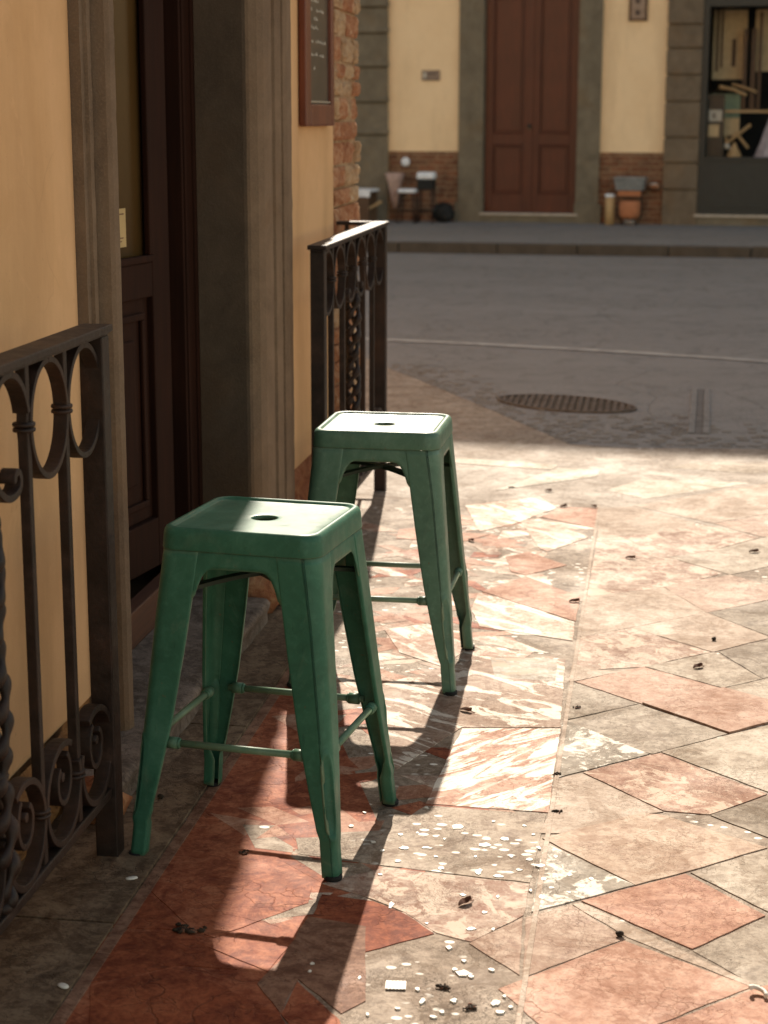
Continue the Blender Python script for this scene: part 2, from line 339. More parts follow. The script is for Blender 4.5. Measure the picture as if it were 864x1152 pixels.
def mb(mat): return MB().mat(mat)
def tag(o, label=None, cat=None, group=None, kind=None):
    if label: o['label'] = label
    if cat: o['category'] = cat
    if group: o['group'] = group
    if kind: o['kind'] = kind
    return o
def empty(name, loc=(0,0,0), rz=0, label=None, cat=None, group=None):
    o = bpy.data.objects.new(name, None); C.objects.link(o); o.location = loc; o.rotation_euler = (0,0,rz); o.empty_display_size = .1
    return tag(o, label, cat, group)
def copy_tree(o, parent=None):
    c = o.copy(); C.objects.link(c)
    if parent: c.parent = parent
    for ch in list(o.children): copy_tree(ch, c)
    return c
TILES=[
 ('cream',[(-0.17, 6.639), (-0.045, 6.698), (0.184, 6.438), (0.153, 6.344), (0.022, 6.237), (-0.162, 6.145)]),
 ('cream',[(-0.045, 6.707), (0.236, 6.98), (0.637, 7.371), (0.596, 6.833), (0.448, 6.64), (0.242, 6.447)]),
 ('pinkish',[(0.242, 6.447), (0.447, 6.626), (0.59, 6.758), (0.564, 6.408), (0.426, 6.25), (0.395, 6.262)]),
 ('mottled',[(-0.162, 6.145), (0.022, 6.237), (0.183, 6.415), (0.277, 6.372), (0.399, 6.245), (0.222, 6.014), (0.081, 5.903), (-0.163, 5.827)]),
 ('gray',[(0.081, 5.903), (0.222, 6.014), (0.401, 6.233), (0.562, 6.386), (0.526, 5.916), (0.401, 5.822), (0.276, 5.694)]),
 ('mottled',[(-0.163, 5.827), (0.081, 5.903), (0.255, 5.709), (0.132, 5.561), (-0.001, 5.453), (-0.168, 5.349)]),
 ('pinkish',[(0.276, 5.694), (0.387, 5.58), (0.493, 5.49), (0.377, 5.398), (0.191, 5.223), (0.065, 5.506), (0.167, 5.607)]),
 ('cream',[(-0.168, 5.349), (-0.001, 5.453), (0.065, 5.506), (0.191, 5.223), (-0.029, 5.028), (-0.174, 4.908)]),
 ('brown',[(0.192, 5.224), (0.376, 5.391), (0.502, 5.498), (0.45, 4.924), (0.354, 5.004)]),
 ('cream',[(-0.029, 5.028), (0.192, 5.224), (0.354, 4.998), (0.352, 4.976), (0.195, 4.819)]),
 ('mottled',[(-0.174, 4.908), (-0.029, 5.028), (0.191, 4.816), (0.106, 4.741), (0.013, 4.652), (-0.175, 4.587), (-0.175, 4.71)]),
 ('cream',[(-0.181, 4.637), (-0.072, 4.597), (0.013, 4.654), (-0.164, 4.502), (-0.181, 4.5)]),
 ('cream',[(0.09, 4.924), (0.334, 4.962), (0.199, 4.821)]),
 ('brown',[(0.211, 4.823), (0.351, 4.959), (0.451, 5.035), (0.425, 4.693), (0.317, 4.593)]),
 ('gray',[(0.013, 4.654), (0.199, 4.821), (0.317, 4.593), (0.213, 4.501)]),
 ('gray',[(0.213, 4.496), (0.317, 4.591), (0.425, 4.688), (0.401, 4.371), (0.32, 4.419)]),
 ('pink',[(-0.167, 4.495), (0.009, 4.654), (0.206, 4.5), (0.116, 4.414), (0.008, 4.339)]),
 ('pink',[(0.008, 4.339), (0.213, 4.496), (0.32, 4.413), (0.399, 4.35), (0.394, 4.287), (0.31, 4.233), (0.214, 4.145)]),
 ('gray2',[(-0.173, 4.179), (0.001, 4.335), (0.212, 4.143), (0.036, 3.976), (-0.033, 4.006)]),
 ('gray2',[(-0.183, 4.481), (-0.167, 4.49), (0.0, 4.337), (-0.178, 4.184)]),
 ('speck',[(-0.181, 4.172), (-0.159, 4.171), (0.029, 3.975), (-0.174, 3.789)]),
 ('gray',[(0.054, 3.992), (0.214, 4.139), (0.309, 4.223), (0.394, 4.287), (0.358, 3.723), (0.283, 3.773)]),
 ('rust',[(-0.118, 3.832), (0.031, 3.97), (0.054, 3.986), (0.281, 3.759), (0.155, 3.622), (0.06, 3.628)]),
 ('cream',[(-0.174, 3.781), (-0.119, 3.827), (0.06, 3.623), (-0.019, 3.581), (-0.138, 3.474), (-0.193, 3.466), (-0.181, 3.556)]),
 ('brown',[(0.155, 3.619), (0.282, 3.747), (0.356, 3.699), (0.344, 3.54), (0.268, 3.514)]),
 ('peach',[(-0.185, 3.442), (0.011, 3.61), (0.053, 3.608), (0.265, 3.461), (0.112, 3.325), (0.005, 3.239)]),
 ('gray',[(0.265, 3.456), (0.348, 3.53), (0.329, 3.21), (0.248, 3.157), (0.109, 3.315)]),
 ('speck',[(-0.181, 3.422), (0.005, 3.24), (-0.183, 3.089)]),
 ('orange',[(-0.095, 3.153), (0.1, 3.308), (0.243, 3.14), (0.107, 2.981)]),
 ('gray2',[(0.107, 2.976), (0.244, 3.136), (0.323, 3.209), (0.298, 2.824), (0.231, 2.858), (0.208, 2.86)]),
 ('cream',[(-0.11, 3.137), (-0.096, 3.148), (0.218, 2.856), (0.204, 2.854), (-0.007, 3.013)]),
 ('pinkish',[(-0.191, 3.069), (-0.111, 3.135), (-0.008, 3.006), (-0.18, 2.83)]),
 ('orange2',[(-0.218, 2.784), (-0.011, 3.0), (0.204, 2.854), (0.052, 2.705), (-0.102, 2.568), (-0.142, 2.672)]),
 ('orange',[(0.052, 2.701), (0.214, 2.856), (0.305, 2.915), (0.28, 2.607), (-0.053, 2.556), (-0.099, 2.567)]),
 ('chips',[(-0.51, 3.409), (-0.439, 3.585), (-0.183, 3.571), (-0.193, 3.221), (-0.479, 3.258), (-0.658, 3.29), (-0.679, 3.369)]),
 ('mottled',[(-0.478, 3.251), (-0.193, 3.216), (-0.192, 3.11), (-0.195, 3.075), (-0.279, 2.952), (-0.345, 2.979), (-0.412, 3.054), (-0.479, 3.102), (-0.586, 3.159)]),
 ('red',[(-0.577, 3.111), (-0.478, 3.096), (-0.412, 3.051), (-0.347, 2.976), (-0.464, 2.881), (-0.577, 2.853)]),
 ('pinkish',[(-0.283, 2.946), (-0.196, 3.069), (-0.193, 3.008), (-0.185, 2.837)]),
 ('red2',[(-0.918, 3.099), (-0.903, 3.31), (-0.792, 3.304), (-0.702, 3.282), (-0.601, 3.145), (-0.594, 3.068), (-0.733, 2.9), (-0.777, 2.923)]),
 ('red',[(-0.896, 2.689), (-0.769, 2.782), (-0.562, 2.647), (-0.488, 2.511), (-0.824, 2.46)]),
 ('red2',[(-0.733, 2.898), (-0.585, 3.017), (-0.577, 2.99), (-0.611, 2.785), (-0.745, 2.869)]),
 ('umber',[(-0.6, 2.83), (-0.584, 3.013), (-0.473, 2.987), (-0.429, 2.708), (-0.462, 2.659), (-0.555, 2.767), (-0.562, 2.648), (-0.621, 2.741)]),
 ('red2',[(-0.555, 2.761), (-0.461, 2.64), (-0.434, 2.537), (-0.497, 2.554), (-0.56, 2.644)]),
 ('red',[(-0.936, 2.911), (-0.83, 2.921), (-0.783, 2.916), (-0.918, 3.092), (-0.922, 2.98)]),
 ('red',[(-0.923, 2.895), (-0.78, 2.914), (-0.664, 2.787), (-0.768, 2.787), (-0.899, 2.699), (-0.945, 2.845)]),
 ('slash',[(-0.415, 4.087), (-0.182, 4.123), (-0.18, 3.582), (-0.442, 3.592)]),
 ('mix',[(-0.655, 4.4), (-0.411, 4.692), (-0.199, 4.691), (-0.182, 4.129), (-0.418, 4.093), (-0.54, 3.766)]),
 ('whitesq',[(-0.402, 4.676), (-0.218, 4.688), (-0.214, 4.483), (-0.375, 4.504)]),
 ('orange2',[(-0.379, 6.451), (-0.31, 6.633), (-0.174, 6.644), (-0.175, 6.301)]),
 ('marble2',[(-0.44, 6.344), (-0.38, 6.426), (-0.19, 6.153), (-0.321, 5.917), (-0.348, 5.955)]),
 ('orange2',[(-0.454, 5.823), (-0.383, 5.908), (-0.245, 5.74), (-0.37, 5.586), (-0.419, 5.624)]),
 ('orange2',[(-0.49, 5.365), (-0.369, 5.575), (-0.185, 5.344), (-0.188, 5.07)]),
 ('marble',[(-0.499, 5.35), (-0.19, 5.061), (-0.187, 4.868), (-0.459, 4.973), (-0.502, 5.155)]),
 ('orange2',[(-0.86, 6.175), (-0.779, 6.225), (-0.675, 6.167), (-0.531, 6.145), (-0.609, 6.022), (-0.85, 6.028)]),
 ('marble',[(-0.67, 6.607), (-0.402, 6.809), (-0.325, 6.62), (-0.455, 6.342), (-0.575, 6.183)]),
 ('marble2',[(-0.723, 4.902), (-0.609, 4.981), (-0.463, 4.769), (-0.52, 4.571), (-0.651, 4.684)]),
 ('slab',[(-1.013, 7.578), (-0.799, 7.57), (-0.366, 7.474), (-0.387, 7.362), (-0.786, 7.448), (-0.996, 7.456)]),
 ('slab',[(-0.362, 7.415), (-0.186, 7.384), (-0.2, 7.247), (-0.579, 6.907)]),
 ('slab',[(-0.156, 6.982), (-0.02, 7.22), (0.422, 7.216), (0.0, 6.835)]),
 ('gray',[(0.088, 7.486), (0.239, 7.672), (0.416, 7.659), (0.747, 7.752), (0.73, 7.558), (0.432, 7.414), (0.18, 7.471)]),
]
LITTER=[(-0.763,3.275,'clump'),(-0.793,2.919,'clump'),(-1.001,3.522,'pebble'),(-0.935,2.669,'chip'),(-0.945,3.109,'chip'),(-0.308,2.774,'clump'),(0.152,4.664,'leaf'),(-0.148,4.282,'clump'),(-0.376,6.923,'leaf'),(-0.525,6.969,'clump'),(-0.043,5.860,'leaf'),(-0.202,5.281,'leaf'),(-0.589,6.034,'leaf'),(-0.306,3.106,'leaf'),(-0.020,3.014,'pebble'),(0.210,2.824,'curl'),(-0.419,4.213,'leaf'),(-0.175,3.810,'clump'),(-0.162,3.589,'clump'),(-0.190,6.653,'leaf'),(-0.302,6.635,'leaf'),(0.365,6.012,'leaf'),(0.202,4.932,'pebble'),(-0.388,2.768,'ribbed'),(-0.255,2.710,'clump')]
CHIPS=[(-0.363,3.475,0.018,0.021),(-0.296,3.387,0.016,0.016),(-0.258,3.425,0.011,0.014),(-0.453,3.349,0.016,0.011),(-0.456,3.282,0.010,0.009),(-0.409,3.356,0.016,0.007),(-0.368,3.261,0.010,0.011),(-0.296,3.255,0.014,0.017),(-0.255,3.240,0.013,0.012),(-0.217,3.275,0.009,0.008),(-0.203,3.329,0.008,0.009),(-0.203,3.457,0.005,0.007),(-0.441,3.078,0.008,0.027),(-0.315,3.144,0.010,0.008),(-0.267,3.074,0.008,0.009),(-0.285,3.003,0.011,0.009),(-0.245,3.006,0.006,0.007),(-0.316,2.923,0.008,0.010),(-0.284,2.876,0.007,0.007),(-0.282,2.829,0.015,0.015),(-0.234,2.850,0.009,0.007),(-0.296,2.841,0.006,0.007),(-0.453,2.787,0.004,0.011),(-0.350,2.761,0.006,0.008),(-0.337,2.719,0.007,0.015),(-0.286,2.730,0.009,0.009),(-0.374,2.689,0.007,0.006),(-0.420,2.663,0.005,0.007),(-0.313,2.671,0.010,0.006),(-0.301,2.688,0.007,0.006),(-0.217,2.731,0.012,0.014),(-0.208,2.702,0.014,0.007),(-0.204,2.758,0.006,0.006),(-0.192,2.722,0.006,0.006),(-0.495,3.329,0.007,0.009),(-0.519,3.371,0.009,0.009),(-0.437,3.430,0.005,0.009),(-0.386,3.315,0.007,0.007),(-0.239,3.337,0.006,0.007),(-0.190,3.184,0.005,0.008),(-0.249,3.147,0.006,0.008),(-0.471,3.416,0.008,0.009),(-0.379,3.406,0.005,0.007),(-0.481,3.214,0.007,0.006),(-0.308,3.327,0.006,0.007),(-0.179,3.303,0.012,0.011),(-0.168,3.240,0.008,0.012),(-0.152,3.202,0.007,0.008),(-0.122,3.268,0.008,0.008),(-0.094,3.219,0.010,0.010),(-0.152,3.350,0.007,0.011),(-0.167,3.159,0.008,0.014),(-0.079,3.254,0.008,0.008),(-0.118,3.187,0.008,0.006),(-0.188,3.390,0.007,0.011),(-0.541,2.827,0.006,0.007),(-0.541,2.797,0.005,0.006),(-0.266,2.819,0.007,0.006),(-0.366,3.013,0.006,0.007),(-0.577,3.447,0.007,0.009),(-0.561,3.523,0.006,0.007),(-0.435,3.568,0.008,0.007),(-0.290,3.515,0.007,0.007),(-0.224,3.501,0.006,0.007),]
# ------------------------------------------------------------------ ground and street
g = mb('ground'); g.add([(-300,-300,-.03),(300,-300,-.03),(300,400,-.03),(-300,400,-.03)], [(0,1,2,3)])
tag(g.build('ground'), 'flat ground under the street and buildings', kind='structure')
KA, KB = (-2.824,19.518), (1.181,19.375)
kd = Vector((KB[0]-KA[0], KB[1]-KA[1])).normalized(); kn = Vector((-kd.y, kd.x))
def kp(s, d): return (KA[0]+kd.x*s+kn.x*d, KA[1]+kd.y*s+kn.y*d)
edge = [(-20,48),(-3.0,13.4),(-1.483,10.3),(-.95,9.25),(-.346,7.99),(-.1,7.93),(.53,8.0),(1.6,8.05),(5,8.1),(30,8.1)]
r = mb('asphalt'); r.prism([(x,y-.15) for x,y in edge[1:]]+[kp(32,.05),kp(-30,.05),(-30,13.4)], -.022, -.010)
tag(r.build('road'), 'grey asphalt road in shade', kind='structure')
p = mb('asphalt_patch')
def blob(m, cx, cy, rx, ry, z0, z1, n_=28, jit=.12, seed=1, rot=0):
    rn = random.Random(seed); pts = []; ph = [rn.uniform(0, 6.28) for _ in range(4)]
    for k in range(n_):
        a = 2*pi*k/n_; f_ = 1+jit*(sin(2*a+ph[0])+.6*sin(3*a+ph[1])+.5*sin(5*a+ph[2]))+rn.uniform(-jit,jit)*.4
        x, y = rx*f_*cos(a), ry*f_*sin(a); pts.append((cx+x*cos(rot)-y*sin(rot), cy+x*sin(rot)+y*cos(rot)))
    m.prism(pts, z0, z1)
p.mat('setts'); rn = random.Random(31)
for i in range(46):
    for j in range(44):
        x = -1.5+i*.066+(j%2)*.033+rn.uniform(-.02,.02); y = 7.98+j*.060+rn.uniform(-.018,.018)
        lim = max(8.03, 7.99-(x+.346)*2.03) if x < -.346 else 8.03
        fade = (y-lim)/(1.0 if x < .2 else .7)
        if y < lim+.03 or rn.random() < fade*.95: continue
        a = rn.uniform(.020,.030); c_ = rn.uniform(.016,.026); an = rn.uniform(-.5,.5)
        p.prism([(x+a*q*cos(an)-c_*w*sin(an), y+a*q*sin(an)+c_*w*cos(an)) for q, w in ((-1,-.7),(-.4,-1),(.7,-.9),(1,.1),(.6,1),(-.6,.9))], -.012, -.0085+rn.uniform(0,.0025))
tag(p.build('road_patches'), 'darker patches in the asphalt', kind='structure')
l = mb('line_paint'); L1 = []; L2 = []
for k in range(25):
    t_ = k/24; x = -1.9+t_*4.2; y = 11.72-.18*(x+1.7)-.045*(x+1.7)**2; w_ = .05+.008*sin(k*1.3); L1.append((x,y-w_,-.0045)); L2.append((x,y+w_,-.0045))
l.loops([L1, L2], closed=False, smooth=False)
tag(l.build('road_marking'), 'worn pale line across the road', kind='structure')
# far pavement with kerb
k_ = mb('kerb_far'); rn = random.Random(5); s_ = -30.0
while s_ < 32:
    e_ = s_+rn.uniform(.85,1.15); k_.prism([kp(s_+.004,0),kp(e_-.004,0),kp(e_-.004,.16),kp(s_+.004,.16)], -.03, .10+rn.uniform(-.002,.002)); s_ = e_
tag(k_.build('far_kerb', bevel=.012), 'stone kerb of the far pavement', kind='structure')
k_ = mb('sidewalk'); k_.prism([kp(-30,.163),kp(32,.163),kp(32,9),kp(-30,9)], -.025, .098)
tag(k_.build('far_pavement'), 'grey pavement along the far building', kind='structure')
# near paving: base sheet and slabs
pv = mb('base'); pv.prism([(-1.6,-4),(5,-4),(30,-4)]+edge[::-1][:-2]+[(-3,13.4),(-6,13.4),(-6,7.2),(-1.6,7.2)], -.02, 0)
zt = .0035; rn = random.Random(11)
pv.mat('apron_stone'); pv.prism([(-1.9,7.0),(-.90,6.72),(-.18,6.72),(.9,5.9),(5,3),(5,8.05),(1.6,8.03),(.53,7.98),(-.1,7.91),(-.346,7.97),(-.95,9.23),(-1.483,10.28),(-1.9,11.1)], -.001, .0004)
def shrink(pts, d):
    cx = sum(p[0] for p in pts)/len(pts); cy = sum(p[1] for p in pts)/len(pts); out = []
    for x, y in pts:
        dx, dy = cx-x, cy-y; L = sqrt(dx*dx+dy*dy); out.append((x+dx/L*d, y+dy/L*d))
    return out
for i, (m_, pts) in enumerate(TILES):
    pv.mat(m_); zt = .0013+.000035*(i % 29)+(.004 if i in (17,) else 0)
    P2 = shrink(pts, .0009)
    Q = []
    for a in range(len(P2)):       # slightly ragged edges
        p0, p1 = Vector(P2[a]), Vector(P2[(a+1)%len(P2)]); n2 = max(1, int((p1-p0).length/.03)); pr = Vector((-(p1-p0).y, (p1-p0).x)).normalized()
        for b in range(n2):
            q = p0.lerp(p1, b/n2)
            if b: q += pr*rn.uniform(-.0016,.0016)
            Q.append((q.x, q.y))
    pv.prism(Q, -.001, zt)
# rest of the diagonal paving further right and behind the photographer
cols = ['cream','pinkish','gray','pink','peach','gray2','brown','mottled','orange']
for i in range(-2, 22):
    for j in range(-16, 34):
        cx, cy = .56+.41*i+(.205 if j % 2 else 0), 3.0+.205*j
        if cy > 7.6: continue
        dia = [(cx-.2,cy),(cx,cy-.2),(cx+.2,cy),(cx,cy+.2)]
        lim = .30+.062*(cy-2.6)+.12
        if cy > 2.45 and cx-.2 < lim: continue
        if cx-.2 < -.17: continue
        pv.mat(rn.choice(cols)); pv.prism(shrink(dia, .0016), -.001, .0016+.0008*rn.random())
# marble crazy paving in the left field, y 2..6.6 (irregular shards)
rn = random.Random(21)
cand = []
def shard(cx, cy, L, Wd, ang, m_, z_):
    pts = [(-L,-Wd*rn.uniform(.2,1)),(L*rn.uniform(.2,.7),-Wd),(L,Wd*rn.uniform(-.3,.8)),(-L*rn.uniform(.1,.8),Wd)]
    pv.mat(m_); pv.prism([(cx+x*cos(ang)-y*sin(ang), cy+x*sin(ang)+y*cos(ang)) for x, y in pts], -.001, z_)
for k in range(150):
    cx, cy = rn.uniform(-.80 if k < 110 else -1.15,-.27), rn.uniform(4.15 if k < 110 else 5.4,6.5)
    shard(cx, cy, rn.uniform(.06,.15), rn.uniform(.02,.05), rn.choice([-.7,-.55,-.9,.5,.7])+rn.uniform(-.15,.15), rn.choice(['marble','marble2','marble','pinkish','orange2','mix','marble','cream','rust','marble2'] if cx > -.48 else ['orange2','orange','pink','rust','marble2','mix','red2','mottled']), .0003+.000006*k)
pv.mat('red2'); pv.prism([(-.897,-4),(-.56,-4),(-.56,2.7),(-.50,3.4),(-.80,4.3),(-.897,4.35)], -.001, .0004)
for k in range(45):
    cx, cy = rn.uniform(-.82,-.30), rn.uniform(3.0,4.2)
    shard(cx, cy, rn.uniform(.06,.14), rn.uniform(.03,.06), rn.choice([-.7,.6])+rn.uniform(-.2,.2), rn.choice(['red2','red','pink','mottled','chips','red','orange']), .0006+.000006*k)
# narrow edging strips of the field
pv.mat('cream'); pv.prism([(-.180,2.2),(-.170,2.2),(-.166,6.66),(-.176,6.66)], -.001, .0028)
pv.mat('kerbstone'); y_ = -4.0
while y_ < 4.9:
    e_ = y_+rn.uniform(.8,1.3); pv.prism([(-1.6,y_+.003),(-.923,y_+.003),(-.923,e_-.003),(-1.6,e_-.003)], -.001, .007+rn.uniform(0,.002)); y_ = e_
pv.mat('umber'); pv.prism([(-.921,-4),(-.897,-4),(-.897,5.0),(-.921,5.0)], -.001, .0025)
for k in range(60):   # red tiles of the left field towards the camera
    pass
pv.mat('red'); 
for i in range(0, 1):
    for j in range(0, 9):
        cx = -.72+.28*i; cy = 2.6-.28*j
        if cy < 2.45: pv.mat(rn.choice(['red','red2','umber'])); pv.prism([(cx-.137,cy-.137),(cx+.137,cy-.137),(cx+.137,cy+.137),(cx-.137,cy+.137)], -.001, .0018)
pv.mat('white')
for (x, y, rx, ry) in CHIPS:
    n_ = 9; ph = rn.uniform(0,6)
    pv.prism([(x+rx*(.35+.6*rn.random())*cos(2*pi*k/n_), y+ry*(.35+.6*rn.random())*sin(2*pi*k/n_)) for k in range(n_)], -.001, .0031+.00002*rn.random())
tag(pv.build('near_pavement', bevel=.0012, seg=1), 'patchwork of worn terracotta and stone paving slabs', kind='structure')

# ------------------------------------------------------------------ near building
nb = empty('ochre_building', (-1.2,4.5,0), 0, 'ochre plastered building with stone doorway along the left edge', 'building')
def nbb(name, m_, bevel=0, seg=2, weld=False, parent=None):
    """world-space mesh made a child of the building"""
    for i, v in enumerate(m_.v): m_.v[i] = (v[0]+1.2, v[1]-4.5, v[2])
    return m_.build(name, parent or nb, bevel, seg, weld)
m_ = mb('plaster_near')
m_.box(-1.5,-1.2,-6,3.69,.17,9); m_.box(-1.5,-1.202,3.69,5.53,2.75,9); m_.box(-1.5,-1.2,5.53,6.8,.235,9)
m_.box(-9,-1.5,-6,-5.7,0,9); m_.box(-9,-1.52,7.1,7.38,0,9); m_.box(-9,-8.7,-5.7,7.1,0,9); m_.box(-9,-1.21,-6,7.37,9,9.3)
nbb('wall', m_, bevel=.006)
m_ = mb('plinth'); rn = random.Random(3)
# ragged render at the foot of the near wall
def ragged(m_, x, y0, y1, z0, z1, d, ny, nz, seed):
    rr = random.Random(seed); V = []
    for i in range(nz+1):
        row = []
        for j in range(ny+1):
            e = 0 if (i in (0, nz) or j in (0, ny)) else 1
            row.append((x+d*(rr.random()-.1)*(1 if e else .3), y0+(y1-y0)*j/ny, z0+(z1-z0)*i/nz+(rr.uniform(-.3,.3)*(z1-z0)/nz if e else 0)))
        V.append(row)
    m_.loops(V, closed=False, smooth=True)
ragged(m_, -1.19, -2, 3.5, 0, .175, .04, 110, 5, 4)
m_.box(-1.45,-1.205,-6,3.69,0,.168)
nbb('wall_base', m_)
m_ = mb('rough_base'); ragged(m_, -1.215, 5.5, 6.8, 0, .24, .05, 26, 6, 9); m_.box(-1.45,-1.23,5.53,6.8,0,.232)
nbb('rubble_base', m_)
# brick pier at the corner: individually modelled bricks
m_ = mb('mortar'); m_.box(-1.5,-1.213,6.803,7.376,0,9)
rn = random.Random(17); z_ = 0.0; row = 0
while z_ < 3.2:
    h_ = rn.uniform(.060,.105); y_ = 6.81-(.12 if row % 2 else 0)
    while y_ < 7.39:
        w_ = rn.uniform(.17,.27); y0, y1 = max(y_, 6.81)+.004, min(y_+w_, 7.385)-.004; y_ += w_
        if y1-y0 < .03: continue
        m_.mat(rn.choice(['brick_near','brick_near','brick_near','mortar'])); 
        # lumpy brick: subdivided box face
        x1 = -1.2+rn.uniform(-.008,.010); z0, z1 = z_+.005, z_+h_-.005; ny, nz = 9, 5; rows = []
        for i in range(nz+1):
            rw = []
            for j in range(ny+1):
                ed = (i in (0,nz)) + (j in (0,ny)); rw.append((x1-.006*ed+rn.uniform(-.006,.006), y0+(y1-y0)*j/ny, z0+(z1-z0)*i/nz))
            rows.append(rw)
        m_.loops(rows, closed=False, smooth=False)
        # sides back into the pier
        ring = rows[0]+[r_[-1] for r_ in rows[1:]]+rows[-1][::-1][1:]+[r_[0] for r_ in rows[::-1][1:-1]]
        m_.loops([[(-1.24, p_[1], p_[2]) for p_ in ring], ring], closed=True, smooth=False)
    z_ += h_; row += 1
m_.mat('brick_near'); m_.box(-1.5,-1.2,6.81,7.385,3.25,9)
nbb('brick_pier', m_)
# stone door surround (swept plan profiles)
def sweep_plan(m_, prof, z0, z1, nz=1):
    nz = 90; rj = random.Random(len(prof)); rows = [[(x+rj.gauss(0,.0003), y+rj.gauss(0,.0003), z0+(z1-z0)*i/nz) for y, x in prof] for i in range(nz+1)]
    m_.loops(rows, closed=False, smooth=False)
m_ = mb('sandstone')
near = [(3.688,-1.25),(3.69,-1.178),(3.705,-1.176),(3.707,-1.168),(3.722,-1.165),(3.728,-1.172),(3.735,-1.172),(3.742,-1.142),(3.752,-1.134),(3.775,-1.13),(3.790,-1.138),(3.795,-1.15),(3.795,-1.36)]
sweep_plan(m_, near, .075, 2.55)
far = [(5.16,-1.36),(5.16,-1.175),(5.168,-1.155),(5.185,-1.135),(5.21,-1.122),(5.25,-1.115),(5.29,-1.115),(5.296,-1.132),(5.31,-1.134),(5.32,-1.112),(5.36,-1.104),(5.385,-1.108),(5.40,-1.122),(5.415,-1.122),(5.42,-1.108),(5.45,-1.102),(5.525,-1.104),(5.532,-1.115),(5.532,-1.25)]
sweep_plan(m_, far[1:], 0, 2.55)
m_.box(-1.36,-1.11,3.69,5.53,2.55,2.78)
nbb('door_surround', m_)
m_ = mb('sandstone_shaded'); sweep_plan(m_, [(5.159,-1.36),(5.159,-1.172),(5.162,-1.163)], 0, 2.55); nbb('door_reveal', m_)  # skin over the camera-facing jamb; its shade is put into a darker stone colour
# step: worn tread with a rounded nose
m_ = mb('stepstone')
prof = [(-1.063,0.0),(-1.066,.035),(-1.058,.055),(-1.056,.066),(-1.062,.073),(-1.075,.0755),(-1.36,.077)]
cols_ = []; rn = random.Random(2)
for k in range(41):
    y_ = 3.44+1.50*k/40; j = rn.uniform(-.003,.003); cols_.append([(x+j-(.0 if 0<k<40 else .012), y_, max(0,z-(0 if 0<k<40 else .006))) for x, z in prof])
m_.loops(cols_, closed=False, smooth=True, flip=True)
for kk, fl in ((0, False), (40, True)):
    o_ = len(m_.v); m_.v += cols_[kk]+[(-1.36, cols_[kk][0][1], 0)]; f_ = list(range(o_, o_+len(prof)+1)); m_.face(f_ if fl else f_[::-1])
m_.box(-1.36,-1.11,4.943,5.17,0,.05)
nbb('door_step', m_)
# rough stones by the step ends
for q in (((-1.13,5.02,.06),.085,.06,.075),((-1.10,5.12,.035),.05,.06,.045),((-1.10,3.40,.045),.065,.05,.05)):
    m_ = mb('rough_base'); m_.ball(*q, jit=.18); nbb('foundation_stone', m_)
# inner dark room
m_ = mb('dark_room'); m_.box(-3,-2.98,3.2,6,0,3); m_.box(-3,-1.52,3.2,3.22,0,3); m_.box(-3,-1.52,5.98,6,0,3); m_.box(-3,-1.52,3.2,6,2.9,2.92); m_.box(-3,-1.36,3.2,6,-.01,.07)
nbb('entrance_hall', m_)
m_ = mb('sill_wood'); m_.box(-1.345,-1.30,3.80,5.155,.077,.175); nbb('door_sill', m_, bevel=.004)
m_ = mb('door_wood'); m_.box(-1.38,-1.318,5.02,5.157,.178,2.5); m_.box(-1.345,-1.312,5.035,5.05,.178,2.5); m_.box(-1.345,-1.310,5.13,5.157,.178,2.5)
m_.box(-1.38,-1.318,3.80,3.86,.178,2.5); m_.box(-1.38,-1.318,3.80,5.157,2.5,2.56); nbb('door_frame', m_, bevel=.003)
# door leaf, hinged at its far side, pushed in a little
leaf = empty('entrance_door', (-1.335-(-1.2), 4.93-4.5, .185)); leaf.parent = nb; leaf.rotation_euler = (0,0,radians(-10))
# leaf local: +x = towards street, extends to -y
m_ = mb('door_wood'); T0, T1 = -.045, 0.0
m_.box(T0,T1,-.11,0,0,2.3); m_.box(T0,T1,-.85,-.74,0,2.3); m_.box(T0,T1,-.74,-.11,0,.14); m_.box(T0,T1,-.74,-.11,.76,.855); m_.box(T0,T1,-.74,-.11,2.2,2.3)
m_.box(T0+.01,T1-.018,-.74,-.11,.14,.76)
for a,b,c_,d_ in ((-.70,-.15,.18,.20),(-.70,-.15,.70,.72),(-.70,-.68,.20,.70),(-.17,-.15,.20,.70)): m_.box(T1-.018,T1-.006,a,b,c_,d_)
m_.box(T1-.018,T1-.010,-.64,-.21,.25,.65)
for a,b,c_,d_ in ((-.74,-.11,.855,.875),(-.74,-.11,2.18,2.2),(-.74,-.72,.875,2.18),(-.135,-.11,.875,2.18)): m_.box(T1-.012,T1+.006,a,b,c_,d_)
d0 = m_.build('door_panel', leaf, bevel=.004)
m_ = mb('glass_brown'); m_.box(-.03,-.022,-.735,-.115,.86,2.195); m_.build('glass', leaf)
m_ = mb('paper'); m_.box(-.0215,-.0205,-.42,-.224,.902,1.004)
m_.mat('ink')
for zz, a, b in ((.988,-.275,-.235),(.984,-.37,-.30),(.925,-.275,-.24),(.922,-.36,-.29),(.916,-.27,-.25)): m_.box(-.0206,-.0199,a,b,zz,zz+.003)
m_.build('paper_notice', leaf)

